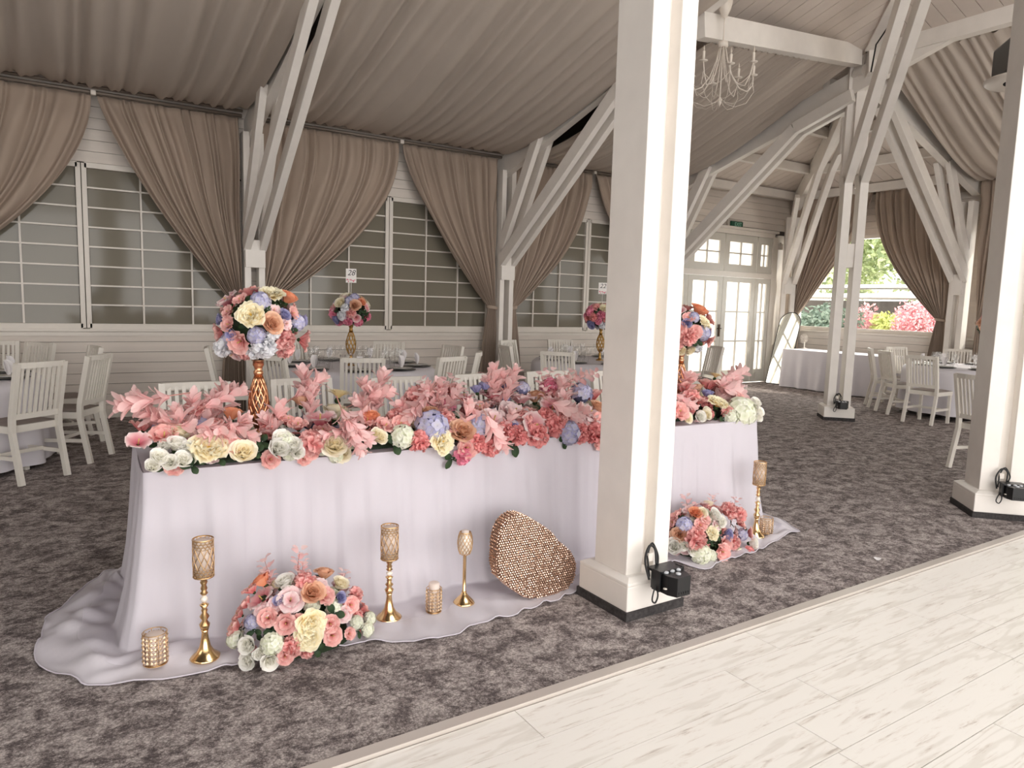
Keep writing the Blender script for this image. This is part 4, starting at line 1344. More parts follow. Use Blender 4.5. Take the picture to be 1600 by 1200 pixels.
def votive(label, loc, H, R, proud=0.0):
    t = empty('candle_holder', loc, hr.uniform(0, 1), label=label, cat='candle holder')
    b = MB()
    for z in (.003, H-.002):
        b.tube([(R*math.cos(2*PI*i/24), R*math.sin(2*PI*i/24), z) for i in range(25)], .0022, 4, caps=False)
    for i in range(8):
        a = 2*PI*i/8
        b.tube([(R*math.cos(a), R*math.sin(a), .003), (R*math.cos(a), R*math.sin(a), H-.002)], .0016, 4)
    b.build('wire_frame', M_goldd, t)
    c = MB(); rows = 6
    for k in range(rows):
        z = .008+(H-.018)*(k+.5)/rows
        for i in range(16):
            a = 2*PI*(i+.5)/16
            O = Matrix.Translation((R*math.cos(a), R*math.sin(a), z)) @ Matrix.Rotation(a, 4, 'Z') @ Matrix.Diagonal((.0055, R*.19, (H-.018)/rows*.46, 1))
            vs = [O @ Vector(p) for p in ((1, 0, 0), (0, 1, 0), (-.6, 0, 0), (0, -1, 0), (0, 0, 1), (0, 0, -1))]
            c.add(vs, [(0, 1, 4), (1, 2, 4), (2, 3, 4), (3, 0, 4), (1, 0, 5), (2, 1, 5), (3, 2, 5), (0, 3, 5)])
    o = c.build('crystal_beads', M_champ, t); o['kind'] = 'stuff'
    MB().lathe([(R-.010, .004), (R-.010, H-.012+proud), (R-.014, H-.008+proud), (.004, H-.008+proud)], 20).build('candle', M_wax, t)
    MB().lathe([(R-.002, .001), (.002, .0012)], 20).build('mirror_base', M_gold, t)
    return t


HZ = .020
tall_holder('tall gold candle holder at the left end of the cloth hem', (.475, 2.985, HZ), .505, .160, .040)
tall_holder('tall gold candle holder right of the floor flowers, second from the left', (1.272, 2.965, HZ), .445, .160, .040)
tall_holder('tall gold candle holder at the far right end of the cloth hem', (3.845, 2.93, HZ), .50, .155, .040)
goblet('slim gold goblet candle holder beside the crystal heart', (1.655, 2.935, HZ))
votive('low gold crystal votive at the far left of the hem', (.297, 3.035, HZ), .132, .045)
votive('low gold crystal votive between the second tall holder and the goblet', (1.485, 2.925, HZ), .118, .036, .034)
votive('low gold crystal votive at the far right of the hem', (3.965, 2.94, HZ), .105, .042)

# ---- crystal heart leaning on the cloth
HP_ = [(1.996, -.010), (1.915, .052), (1.851, .118), (1.838, .18), (1.844, .236), (1.848, .29), (1.862, .335), (1.885, .375), (1.92, .402), (1.955, .414), (1.99, .412), (2.03, .395), (2.073, .367), (2.125, .333), (2.174, .298), (2.205, .262), (2.225, .234), (2.262, .208), (2.30, .172), (2.325, .13), (2.333, .09), (2.325, .045), (2.300, .005), (2.265, -.022), (2.20, -.030), (2.118, -.032), (2.05, -.026)]
HP_ = [(x*.976, 1.5+(z-1.5)*.976) for x, z in HP_]
hcx = sum(p[0] for p in HP_)/len(HP_); hcz = sum(p[1] for p in HP_)/len(HP_)
hz0 = min(p[1] for p in HP_)
ho = empty('crystal_heart', (hcx, 2.83, .010), label='rose gold crystal beaded heart leaning against the white cloth', cat='heart decoration')
M_rose = mat('rose_gold_metal', C(120, 88, 70), .5, metal=.6)
M_rosebead = mat('rose_crystal_bead', C(232, 200, 178), .16, metal=.85)
lean = math.tan(math.radians(7))
hp2 = [(x-hcx, z-hz0) for x, z in HP_]
n = len(hp2); TH = .075
b = MB()
vs = [(x, TH*.5*0+z*lean, z) for x, z in hp2]+[(x, TH+z*lean, z) for x, z in hp2]
b.add(vs, [tuple(range(n))]+[tuple(range(2*n-1, n-1, -1))]+[(i, i+n, (i+1) % n+n, (i+1) % n) for i in range(n)])
b.build('heart_body', M_rose, ho)


def inside(x, z):
    c = False
    for i in range(n):
        x1, z1 = hp2[i]; x2, z2 = hp2[(i+1) % n]
        if (z1 > z) != (z2 > z) and x < (x2-x1)*(z-z1)/(z2-z1)+x1: c = not c
    return c


bd = MB()
step = .0135


def bead(p, r):
    O = Matrix.Translation(p) @ Matrix.Diagonal((r, r*.8, r, 1)) @ Matrix.Rotation(hr.uniform(0, 1.5), 4, 'Y')
    vs = [O @ Vector(q) for q in ((1, 0, 0), (0, 1, 0), (-1, 0, 0), (0, -1, 0), (0, 0, 1), (0, 0, -1), (.7, -.7, .7), (-.7, -.7, .7), (.7, -.7, -.7), (-.7, -.7, -.7))]
    bd.add(vs, [(3, 6, 7), (3, 8, 6), (3, 7, 9), (3, 9, 8), (6, 0, 4), (6, 8, 0), (7, 4, 2), (6, 4, 7), (7, 2, 9), (9, 2, 5), (8, 9, 5), (8, 5, 0), (0, 1, 4), (4, 1, 2), (2, 1, 5), (5, 1, 0)])


i = 0
z = .004
while z < .46:
    x = -.28+(step*.5 if i % 2 else 0)
    while x < .28:
        if inside(x, z): bead((x, z*lean-.004, z), .0060)
        x += step
    z += step*.87; i += 1
for (x1, z1), (x2, z2) in zip(hp2, hp2[1:]+hp2[:1]):
    L_ = math.hypot(x2-x1, z2-z1); m = max(1, int(L_/step))
    for j in range(m):
        x, z = x1+(x2-x1)*j/m, z1+(z2-z1)*j/m
        for k in range(6): bead((x, .006+k*step+z*lean, max(z, .006)), .0064)
o = bd.build('crystal_beads', M_rosebead, ho); o['kind'] = 'stuff'
# ================================================================ CHAIRS
M_chair = mat('white_chair_lacquer', C(228, 222, 212), .42, var=.03)
M_seat = mat('grey_seat_cushion', C(150, 138, 132), .9, var=.08, vscale=20)


def chair_meshes():
    d = {}
    d['seat_frame'] = MB().box((0, .02, .425), (.42, .40, .055)).mesh('seat_frame', M_chair)
    m = MB()
    m.grid(lambda u, v: ((u-.5)*.41, -.17+v*.39, .455+.022*(math.sin(PI*u)*math.sin(PI*v))**.35), 10, 10)
    d['cushion'] = m.mesh('cushion', M_seat)
    m = MB(); m.bar((0, 0, .0), (0, 0, .42), .036, .036, (1, 0, 0)); d['front_leg'] = m.mesh('leg', M_chair)
    m = MB()
    pts = [(0, -.27, 0), (0, -.195, .40), (0, -.20, .52), (0, -.285, .94)]
    for a, b in zip(pts[:-1], pts[1:]): m.bar(a, b, .036, .042, (1, 0, 0))
    d['stile'] = m.mesh('stile', M_chair)

    def back(z): return -.20-(z-.52)/.42*.085
    m = MB()
    for i in range(6):
        x0, x1 = -.19+.38*i/6, -.19+.38*(i+1)/6
        f = lambda x: -.022*(1-(x/.19)**2)
        m.bar((x0, back(.925)+f(x0), .922), (x1, back(.925)+f(x1), .922), .026, .045)
    d['top_rail'] = m.mesh('top_rail', M_chair)
    d['lower_rail'] = MB().box((0, back(.53)-.004, .525), (.39, .024, .045)).mesh('lower_rail', M_chair)
    m = MB(); m.bar((0, back(.54), .54), (0, back(.92), .92), .022, .013, (1, 0, 0)); d['slat'] = m.mesh('slat', M_chair)
    m = MB(); m.bar((0, -.235, .20), (0, .18, .20), .018, .03, (1, 0, 0)); d['stretcher'] = m.mesh('stretcher', M_chair)
    m = MB(); m.box((0, -.02, .21), (.36, .02, .028)); d['cross_stretcher'] = m.mesh('cross_stretcher', M_chair)
    return d


CM = chair_meshes()


def chair(x, y, face, label, group=None):
    """x, y: foot of the back; face: world direction the sitter looks"""
    rz = math.atan2(-face[0], face[1])
    off = Vector((0, .23, 0)); off.rotate(Matrix.Rotation(rz, 3, 'Z'))
    t = empty('dining_chair', (x+off.x, y+off.y, .001), rz, label=label, cat='chair', group=group)
    inst('seat_frame', CM['seat_frame'], t); inst('cushion', CM['cushion'], t)
    for s in (-1, 1):
        inst('leg', CM['front_leg'], t, (s*.19, .19, 0)); inst('stile', CM['stile'], t, (s*.192, 0, 0)); inst('stretcher', CM['stretcher'], t, (s*.19, 0, 0))
    inst('cross_stretcher', CM['cross_stretcher'], t)
    inst('top_rail', CM['top_rail'], t); inst('lower_rail', CM['lower_rail'], t)
    for i in range(8):
        xx = -.150+.300*i/7
        inst('slat', CM['slat'], t, (xx, -.019*(1-(xx/.19)**2)*.6, 0))
    return t


def toward(x, y, cx, cy):
    return (cx-x, cy-y)


# behind the head table, facing the camera
for i, (x, lb) in enumerate(((.74, 'white slatted chair behind the head table, at its left end'), (1.42, 'white slatted chair behind the head table, just right of the tall left bouquet'), (2.08, 'white slatted chair behind the head table, third from the left'),
                            (2.76, 'white slatted chair behind the head table, fourth from the left'), (3.44, 'white slatted chair behind the head table, fifth from the left'), (4.02, 'white slatted chair behind the right end of the head table'))):
    chair(x, 4.80-.035*x+.06*math.sin(i*2.1), (0.03*math.sin(i*3), -1), lb, 'chairs behind the head table')
# left round table
TL_ = (-.92, 7.55)
for x, y, lb, f in ((-.12, 6.62, 'nearest white slatted chair at the left edge, its back to the viewer', (-.62, .78)), (.29, 7.28, 'white slatted chair at the left, seen from its side beside the nearest one', (-.88, .48)),
                    (-.16, 8.92, 'white chair at the far side of the left table, under the window', (-.8, -.6)), (.30, 8.30, 'white chair mostly hidden behind the side-on chair at the left', (-1, -.2)), (-.52, 9.2, 'white chair against the wall at the left picture edge', (-.2, -1))):
    chair(x, y, f, lb, 'chairs at the left round table')
T28 = (2.86, 7.72)
for x, y, lb in ((1.42, 8.05, 'white chair left of the number 28 table, seen side-on'), (1.72, 6.86, 'white chair nearest the tall left bouquet at the number 28 table'), (2.46, 6.42, 'white chair in front of the number 28 table, back to the viewer'),
                 (3.36, 6.38, 'white chair at the front right of the number 28 table'), (3.98, 6.94, 'white chair turned sideways at the right of the number 28 table'), (4.18, 7.92, 'white chair right of the number 28 table, near the wall'),
                 (3.72, 8.78, 'white chair behind the number 28 table at the right'), (2.55, 9.1, 'white chair behind the number 28 table under the window')):
    chair(x, y, toward(x, y, *T28), lb, 'chairs at the number 28 table')
T3 = (6.35, 7.62)
for x, y, lb in ((5.02, 6.75, 'white chair in front of the table beside the near post, back to the viewer'), (5.02, 7.86, 'white chair left of the table beside the near post, seen side-on'), (5.75, 8.95, 'white chair by the knotted curtain behind the second wall truss'),
                 (6.75, 9.02, 'white chair against the wall behind the glasses near the post'), (7.5, 8.6, 'white chair against the wall just left of the near post'), (5.6, 6.3, 'white chair hidden behind garland sprays at the table beside the near post')):
    chair(x, y, toward(x, y, *T3), lb, 'chairs at the table beside the near post')
TR = (11.55, 5.22)
for x, y, f, lb in ((10.05, 5.12, (1, .02), 'white chair in front of the right table, its back to the viewer'), (10.60, 5.92, (.86, -.62), 'beige lit white chair turned sideways left of the right table'), (11.10, 6.45, (.62, -.8), 'leftmost white chair at the right round table'),
                    (12.0, 6.55, (-.35, -.95), 'white chair beyond the right table with its slats catching window light'), (12.72, 5.95, (-.9, -.4), 'white chair behind the right table by the curtain'), (7.42, 3.26, (.95, -.30), 'white chair cut by the near right hand post')):
    chair(x, y, f, lb, 'chairs at the right')
# chair standing near the doors, seen past the right bouquet
chair(8.35, 7.35, (-.9, .3), 'white slatted chair seen between the right bouquet and the glazed doors')

# ================================================================ ROUND TABLES
M_satin = mat('white_satin_table_linen', C(222, 218, 224), .6, var=.02)
M_charger = mat('dark_rimmed_charger', C(52, 48, 48), .3)
M_china = mat('white_china', C(240, 238, 235), .25)
M_nap = mat('white_napkin', C(236, 232, 232), .8)
M_wine = glass_mat('wine_glass', (.98, .98, .98, 1), .02, .06, .8)
wg = MB().lathe([(.032, 0), (.033, .002), (.006, .006), (.0045, .07), (.006, .085), (.026, .105), (.036, .135), (.035, .165), (.029, .20)], 12, caps=False)
ME_wine = wg.mesh('wine_glass', M_wine)
ME_tumb = MB().lathe([(.028, .004), (.030, .0), (.034, .09), (.0325, .09), (.028, .008)], 12, caps=False).mesh('water_tumbler', M_wine)
ME_char = MB().lathe([(.10, .002), (.155, .010), (.158, .013), (.150, .013), (.10, .006)], 24).mesh('charger_plate', M_charger)
ME_plate = MB().lathe([(.07, .0), (.12, .012), (.122, .014), (.07, .004)], 20).mesh('dinner_plate', M_china)
nb = MB()
for k in range(5):
    a = (k-2)*.5
    petal(nb, .13, .035, .1, .25, a+PI/2, base=.01, cup=.3, nu=3, nv=3)
ME_nap = nb.mesh('folded_napkin', M_nap)


def round_table(name_l, cx, cy, r, seed, label_c, drop=.70, square=False):
    t = empty('round_table', (cx, cy, 0), label='round banquet table hidden under the cloth of ' + name_l, cat='table')
    MB().lathe([(r-.02, .70), (r-.02, .738)], 40).build('tabletop', M_ply, t)
    for k in range(4):
        a = k*PI/2+.6
        MB().tube([(.55*math.cos(a), .55*math.sin(a), 0), (.5*math.cos(a), .5*math.sin(a), .70)], .02, 8).build('leg', M_rod, t)
    rr = random.Random(seed); ph = [rr.uniform(0, 6.28) for _ in range(4)]

    def fn(u, v):
        a = 2*PI*u
        if v < .3:
            q = r*(v/.3); return (q*math.cos(a), q*math.sin(a), .742)
        w = (v-.3)/.7
        q = r+.008+.02*min(1, w*8)+.035*w + .045*w*(math.sin(11*a+ph[0])+.5*math.sin(19*a+ph[1]))*.7
        return (q*math.cos(a), q*math.sin(a), .742-.004*min(1, w*20)-drop*w)
    m = MB().grid(fn, 180, 24, closed_u=True)
    o = m.build('tablecloth', M_satin); o.location = (cx, cy, 0)
    tag(o, label_c, 'tablecloth')
    return t


ORD = ['nearest', 'second', 'third', 'fourth', 'fifth', 'sixth', 'seventh', 'eighth', 'ninth']


def setting(cx, cy, r, n, who, a0=0.0, seeds=0, skip=()):
    rr = random.Random(seeds)
    av = math.atan2(-cy, -cx)
    rank = sorted(range(n), key=lambda k: -((a0+2*PI*k/n-av-.3) % (2*PI)))
    for k in range(n):
        if k in skip: continue
        pl = ORD[rank.index(k)]
        at_ = 'at the %s place clockwise on %s' % (pl, who)
        a = a0+2*PI*k/n
        dx, dy = math.cos(a), math.sin(a)
        p = inst('charger_plate', ME_char, None, (cx+dx*(r-.19), cy+dy*(r-.19), .744)); tag(p, 'dark rimmed charger plate '+at_, 'plate', 'charger plates on '+who)
        p = inst('dinner_plate', ME_plate, None, (cx+dx*(r-.19), cy+dy*(r-.19), .7585)); tag(p, 'white dinner plate '+at_, 'plate', 'dinner plates on '+who)
        p = inst('folded_napkin', ME_nap, None, (cx+dx*(r-.19), cy+dy*(r-.19), .775), (0, 0, a+PI/2)); tag(p, 'white folded napkin '+at_, 'napkin', 'folded napkins on '+who)
        for j, (rr_, da, me) in enumerate(((r-.40, .16, ME_wine), (r-.42, .0, ME_wine), (r-.38, -.17, ME_wine), (r-.47, -.10, ME_tumb))):
            aa = a+da+rr.uniform(-.02, .02)
            nm_ = 'wine_glass' if me is ME_wine else 'water_tumbler'
            g_ = inst(nm_, me, None, (cx+math.cos(aa)*rr_, cy+math.sin(aa)*rr_, .743))
            tag(g_, (('right', 'middle', 'left', '')[j]+' wine glass ' if me is ME_wine else 'short water tumbler ')+at_, 'glass', ('wine glasses on ' if me is ME_wine else 'water tumblers on ')+who)


round_table('the left edge table', TL_[0], TL_[1], .83, 1, 'white cloth of the round table at the left picture edge')
setting(TL_[0], TL_[1], .83, 8, 'the left edge table', .4, 1, skip=(3, 4, 5))
round_table('the number 28 table', T28[0], T28[1], .90, 2, 'white cloth of the round number 28 table')
setting(T28[0], T28[1], .90, 9, 'the number 28 table', .25, 2)
round_table('the table beside the near post', T3[0], T3[1], .90, 3, 'white cloth of the round table beside the near post')
setting(T3[0], T3[1], .90, 9, 'the table beside the near post', .1, 3)
round_table('the right table', TR[0], TR[1], .85, 4, 'white cloth of the round table at the right, behind the chairs', .66)
setting(TR[0], TR[1], .85, 9, 'the right table', .3, 4)

# centrepieces: gold cage vase, flower ball and number card
M_goldv = mat('brass_vase_wire', C(190, 150, 88), .3, metal=1)


def centrepiece(loc, who, H, R, seed, keys, where):
    cage_vase('cage_vase', 'slim brass cage vase on ' + where, (loc[0], loc[1], .743), H, M_goldv, .055, 8, .005)
    c = (loc[0], loc[1], .743+H+R*.78)
    b = empty('bouquet', c, label='small round pink bouquet with a number card on ' + where, cat='bouquet')
    a = Arr(b, 'ell', c, (R, R, R*.85))
    co = MB(); blob(co, R*.8, C(40, 44, 34), 8, sz=.85); co.build('foam_ball', M_leafg, b, col=True)
    rr = random.Random(seed); N = 46
    for i in range(N):
        z = 1-1.8*(i+.5)/N; ph = i*2.39996
        n = Vector((math.sqrt(1-z*z)*math.cos(ph), math.sqrt(1-z*z)*math.sin(ph), z))
        k = rr.choice(keys[0] if z > .35 else keys[1])
        a.at(k, Vector(c)+Vector((n.x*R, n.y*R, n.z*R*.85))*.95, n, R*rr.uniform(.26, .36))
    return c


K = (['CO', 'OR', 'CR', 'BH', 'PC', 'WH', 'GL', 'HL'], ['PK', 'PK', 'CC', 'HP', 'CD', 'GL', 'WC', 'BR'])
ca = centrepiece((2.82, 7.72), 'n28', .46, .195, 5, K, 'the number 28 table')
K3 = (['CD', 'PK', 'CR', 'PC', 'GL', 'CC'], ['CD', 'PK', 'CC', 'WC', 'BR', 'GL'])
cb = centrepiece((6.36, 7.60), 'n22', .44, .20, 6, K3, 'the table beside the near post')
M_card = mat('white_card_paper', C(238, 234, 230), .7)
M_ink = mat('dark_grey_ink', C(60, 55, 58), .7)
M_pinkink = mat('pink_printed_ink', C(222, 120, 140), .7)


def text_mesh(txt, size, m, name, shear=0.0, extrude=.0006):
    cu = bpy.data.curves.new(name, 'FONT'); cu.body = txt; cu.size = size; cu.align_x = 'CENTER'; cu.align_y = 'CENTER'; cu.extrude = extrude; cu.shear = shear
    o = bpy.data.objects.new(name, cu); COL.objects.link(o)
    dg = bpy.context.evaluated_depsgraph_get()
    me = bpy.data.meshes.new_from_object(o.evaluated_get(dg))
    bpy.data.objects.remove(o); me.materials.clear(); me.materials.append(m)
    return me


def card(c, num, where):
    t = empty('number_card', (c[0], c[1], c[2]), math.radians(-28), label='white table number card reading %s above the bouquet on %s' % (num, where), cat='sign')
    MB().tube([(0, 0, .10), (0, 0, .33)], .004, 6).build('card_stick', mat('clear_stick', C(210, 206, 200), .3), t)
    MB().box((0, 0, .395), (.115, .004, .155)).build('card_panel', M_card, t)
    inst('card_number', text_mesh(num, .085, M_ink, 'card_number', .28), t, (0, -.0028, .425), (PI/2, 0, 0))
    b = MB()
    r = random.Random(3)
    for i in range(9):
        x = -.045+.09*i/8
        petal(b, .016, .006, 1.2, 1.5, r.uniform(0, 6), nu=2, nv=2, O=Matrix.Translation((x, -.0028, .345+r.uniform(-.01, .01))) @ Matrix.Rotation(PI/2, 4, 'X'))
    b.tube([(-.05, -.003, .345), (-.02, -.003, .352), (.02, -.003, .342), (.05, -.003, .35)], .0022, 4)
    b.build('card_flowers', M_pinkink, t)


card(ca, '28', 'the number 28 table')
card(cb, '22', 'the table beside the near post')
# bouquet glimpsed beyond the right post
a = Arr(empty('bouquet', (11.9, 5.15, 1.36), label='dark dried looking bouquet glimpsed left of the right hand post', cat='bouquet'), 'ell', (11.9, 5.15, 1.36), (.17, .17, .15))
for i in range(26):
    z = 1-1.8*(i+.5)/26; ph = i*2.39996
    n = Vector((math.sqrt(1-z*z)*math.cos(ph), math.sqrt(1-z*z)*math.sin(ph), z))
    a.at(a.rng.choice(['CR', 'CD', 'HP', 'GL']), a.c+n*.15, n, .055)
cage_vase('cage_vase', 'slim brass cage vase under the dark bouquet on the right table', (11.9, 5.15, .743), .47, M_goldv, .05, 8, .005)

# ================================================================ CORNER BUFFET TABLE, MIRROR, FAN
bt = empty('buffet_table', (12.52, 7.88, 0), label='long corner buffet table hidden under its white cloth', cat='table')
MB().box((0, 0, .72), (.70, 2.0, .04)).build('tabletop', M_ply, bt)
for a in (-.3, .3):
    for b in (-.9, .9): MB().box((a, b, .35), (.05, .05, .70)).build('leg', M_rod, bt)


def buffet(u, v):
    # rectangle perimeter with folds
    hx, hy = .37, 1.03
    P = 4*(hx+hy); s = u*P
    if s < 2*hy: p = Vector((-hx, hy-s, 0)); n = Vector((-1, 0, 0)); tt = s
    elif s < 2*hy+2*hx: p = Vector((-hx+(s-2*hy), -hy, 0)); n = Vector((0, -1, 0)); tt = s
    elif s < 4*hy+2*hx: p = Vector((hx, -hy+(s-2*hy-2*hx), 0)); n = Vector((1, 0, 0)); tt = s
    else: p = Vector((hx-(s-4*hy-2*hx), hy, 0)); n = Vector((0, 1, 0)); tt = s
    q = p+n*(.01+.03*v+.034*v*(math.sin(17*tt)+.6*math.sin(29*tt+1)))
    return (q.x, q.y, .752-v*.735)


m = MB().grid(buffet, 200, 12, closed_u=True)
m.box((0, 0, .750), (.76, 2.08, .006))
o = m.build('tablecloth', M_satin); o.location = (12.52, 7.88, 0)
tag(o, 'white pleated cloth on the corner buffet table below the garden window', 'tablecloth')

mi = empty('floor_mirror', (12.34, 9.17, 0), label='tall arched floor mirror with a thin black frame leaning in the corner', cat='mirror')
mn = Vector((-1, -.12, 0)).normalized(); ms = Vector((-mn.y, mn.x, 0)) * -1
out = []
W_, Hm = .23, 1.25
for i in range(3): out.append((-W_, .02+i*Hm/2))
for i in range(1, 16):
    a = PI-PI*i/16; out.append((W_*math.cos(a), Hm+.02+W_*math.sin(a)))
for i in range(3): out.append((W_, Hm+.02-i*Hm/2))
lean_ = .30


def mp_(x, z, d=0.0): return ms*x - mn*(z*lean_) + mn*d + Vector((0, 0, z*.98))


mb = MB(); nO = len(out)
mb.add([mp_(x, z, .004) for x, z in out]+[mp_(x, z, -.012) for x, z in out], [tuple(range(nO)), tuple(range(2*nO-1, nO-1, -1))]+[(i, i+nO, (i+1) % nO+nO, (i+1) % nO) for i in range(nO)])
mb.build('mirror_glass', mat('mirror_silver', C(240, 242, 238), .03, metal=1), mi)
MB().tube([mp_(x, z, 0) for x, z in out]+[mp_(*out[0])], .010, 6).build('mirror_frame', M_black, mi)

fa = empty('wall_fan', (13.02, 9.02, .78), label='small pale round fan standing on the corner buffet table', cat='fan')
fm = MB()
for k in range(4):
    r_ = .09-.02*k
    fm.tube([(-.03, r_*math.cos(2*PI*i/20), .18+r_*math.sin(2*PI*i/20)) for i in range(21)], .004, 4, caps=False)
for k in range(8):
    a = k*PI/4
    fm.tube([(-.03, .02*math.cos(a), .18+.02*math.sin(a)), (-.03, .09*math.cos(a), .18+.09*math.sin(a))], .003, 4)
fm.build('fan_guard', M_frame, fa)
for k in range(3):
    a = k*2*PI/3
    MB().add([(0, 0, .18), (.01, .07*math.cos(a-.35), .18+.07*math.sin(a-.35)), (-.01, .07*math.cos(a+.35), .18+.07*math.sin(a+.35)), (0, .04*math.cos(a+.6), .18+.04*math.sin(a+.6))], [(0, 1, 2), (0, 2, 3)]).build('fan_blade', M_frame, fa)
MB().lathe([(.06, -.02), (.06, -.01), (.012, 0), (.012, .12)], 14).build('fan_stand', M_frame, fa)
fa.location = (12.74, 8.86, .775)
# ================================================================ LIGHT FIXTURES AND SMALL THINGS
def uplight(label, corner, rz, parent=None):
    """black LED flood box; local +x right along the post face, -y out from the face"""
    t = empty('led_uplight', corner, rz, label=label, cat='stage light')
    hb = MB()
    W_, D, H_ = .125, .155, .092
    ol = [(-W_/2, 0), (-W_/2, -D*.72), (-W_/2+.02, -D), (W_/2-.02, -D), (W_/2, -D*.72), (W_/2, 0)]
    n = len(ol)
    hb.add([(x, y, 0) for x, y in ol]+[(x, y, H_) for x, y in ol], [tuple(range(n-1, -1, -1)), tuple(range(n, 2*n))]+[(i, (i+1) % n, (i+1) % n+n, i+n) for i in range(n)])
    hb.box((0, -.03, H_+.004), (W_+.035, .09, .012)).box((-W_/2-.012, -.05, H_*.6), (.012, .05, .10)).box((W_/2+.012, -.05, H_*.6), (.012, .05, .10))
    for k in range(5): hb.box((-.03+.015*k, -D-.001, .018), (.006, .004, .012))
    hb.build('housing', M_black, t, bevel=.004)
    ml = mat('clear_led_lens', C(190, 192, 196), .1, spec=.8)
    for x, y in ((0, -.075), (-.04, -.075), (.04, -.075), (0, -.115), (0, -.035)):
        MB().lathe([(.013, H_), (.013, H_+.006), (.008, H_+.009), (.002, H_+.010)], 10, (x, y, 0)).build('lens', ml, t)
    MB().lathe([(.010, -.002), (.010, .002), (.002, .004)], 10, (-W_/2-.003, -.10, .03)).build('knob', M_frame, t)
    c = MB()
    c.tube(smooth([(-W_/2-.03, -.02, .05), (-.09, .015, .13), (-.05, .035, .19), (-.01, .035, .17), (-.02, .01, .10)]), .006, 6)
    c.tube(smooth([(-W_/2-.02, -.01, .06), (-.06, .03, .15), (-.025, .04, .20), (.01, .035, .14), (-.01, .01, .10)]), .005, 6)
    c.tube(smooth([(-W_/2-.01, -.05, .04), (-.095, -.055, .0), (-.105, -.06, -.035), (-.085, -.06, -.05), (-.07, -.06, -.02), (-.07, -.05, .02)]), .004, 6)
    c.build('power_cable', M_cable, t)
    MB().box((-.05, .035, .14), (.03, .03, .04)).build('cable_tag', M_frame, t)
    return t


uplight('black stage light on the plinth of the big near post', (2.425, 2.375, .165), 0)
uplight('black stage light on the plinth of the right edge post', (5.925, 2.315, .185), -PI/4)
uplight('black stage light on the plinth of the far open post', (9.15, 5.72, .185), -PI/4)

# chandelier
M_iron = mat('white_chandelier_metal', C(226, 216, 204), .45)
ch = empty('chandelier', (6.05, 5.44, 4.66), label='white candle style chandelier hanging in front of the ceiling cloth', cat='chandelier')
MB().lathe([(.004, -.13), (.03, -.11), (.06, -.04), (.075, .03), (.075, .05)], 16).build('ceiling_rose', M_iron, ch)
b = MB(); b.tube([(0, 0, -.1), (0, 0, -.36)], .006, 6); b.tube([(.01, .008, -.1), (.022, .012, -.25), (.008, 0, -.36)], .003, 4); b.build('chain', M_iron, ch)
MB().lathe([(.03, -.42), (.052, -.415), (.052, -.365), (.03, -.36), (.008, -.355)], 18).build('collar', M_iron, ch)
MB().tube([(0, 0, -.40), (0, 0, -.94)], .008, 6).lathe([(.003, -1.02), (.018, -.985), (.030, -.95), (.012, -.935), (.008, -.92)], 12).build('spindle', M_iron, ch)
NA = 8
for i in range(NA):
    a = 2*PI*i/NA+.2
    d = Vector((math.cos(a), math.sin(a), 0))
    rr_ = .36 if i % 2 == 0 else .34
    pr_ = [(.03, -.41), (.06, -.55), (.12, -.72), (.20, -.83), (.28, -.86), (.335, -.80), (rr_, -.70)]
    z_up = .0 if i % 2 else .05
    arm = MB(); arm.tube([d*r+Vector((0, 0, z+(z_up if r > .3 else 0))) for r, z in pr_], .006, 6)
    arm.tube([d*r+Vector((0, 0, z)) for r, z in ((rr_-.01, -.74), (rr_+.015, -.86), (.28, -.98), (.16, -1.02), (.07, -.99), (.02, -.95))], .003, 4)
    ar = arm.build('arm', M_iron, ch)
    cz = -.70+z_up
    cup = MB().lathe([(.008, cz), (.040, cz+.006), (.044, cz+.012), (.012, cz+.014)], 12, tuple(d*rr_)).build('drip_cup', M_iron, ar)
    MB().lathe([(.014, cz+.014), (.015, cz+.10), (.010, cz+.105), (.003, cz+.106)], 10, tuple(d*rr_)).build('candle_sleeve', M_iron, ar)
    MB().lathe([(.006, cz+.105), (.010, cz+.125), (.006, cz+.145), (.001, cz+.165)], 8, tuple(d*rr_)).build('bulb', mat('clear_bulb', C(216, 204, 190), .1), ar)
for q in range(NA):
    a0, a1 = 2*PI*q/NA+.2, 2*PI*(q+1)/NA+.2
    MB().tube([(.33*math.cos(a0+(a1-a0)*k/6)*(1-.14*math.sin(PI*k/6)), .33*math.sin(a0+(a1-a0)*k/6)*(1-.14*math.sin(PI*k/6)), -.76-.10*math.sin(PI*k/6)) for k in range(7)], .0028, 4).build('swag_wire', M_iron, ch)

# hanging speaker with a white rim
sp = empty('ceiling_speaker', (7.20, 3.04, 3.56), .75, label='hanging black boxed speaker with a white round rim at the upper right', cat='speaker')
MB().lathe([(.105, -.012), (.19, -.016), (.205, -.004), (.205, .006), (.12, .022)], 36, caps=False).build('rim', M_frame, sp)
MB().lathe([(.105, -.012), (.105, .05), (.10, .05)], 30, caps=False).build('recess', M_black, sp)
MB().lathe([(.088, -.020), (.080, -.026), (.002, -.030)], 30).build('grille', mat('pale_grey_grille', C(170, 164, 166), .6), sp)
MB().box((.0, .0, .12), (.27, .27, .20)).build('housing', M_black, sp, bevel=.015)
MB().tube([(-.135, .02, .08), (-.15, .02, .14), (-.10, .0, .24), (.0, -.01, .34), (.10, 0, .42), (.12, 0, .9)], .016, 8).build('cable_conduit', M_iron, sp)
MB().tube([(-.10, -.05, .24), (-.08, -.03, .45), (-.06, 0, 1.0)], .003, 5).build('hanging_wire', M_iron, sp)

sp.scale = (1.5, 1.5, 1.45)
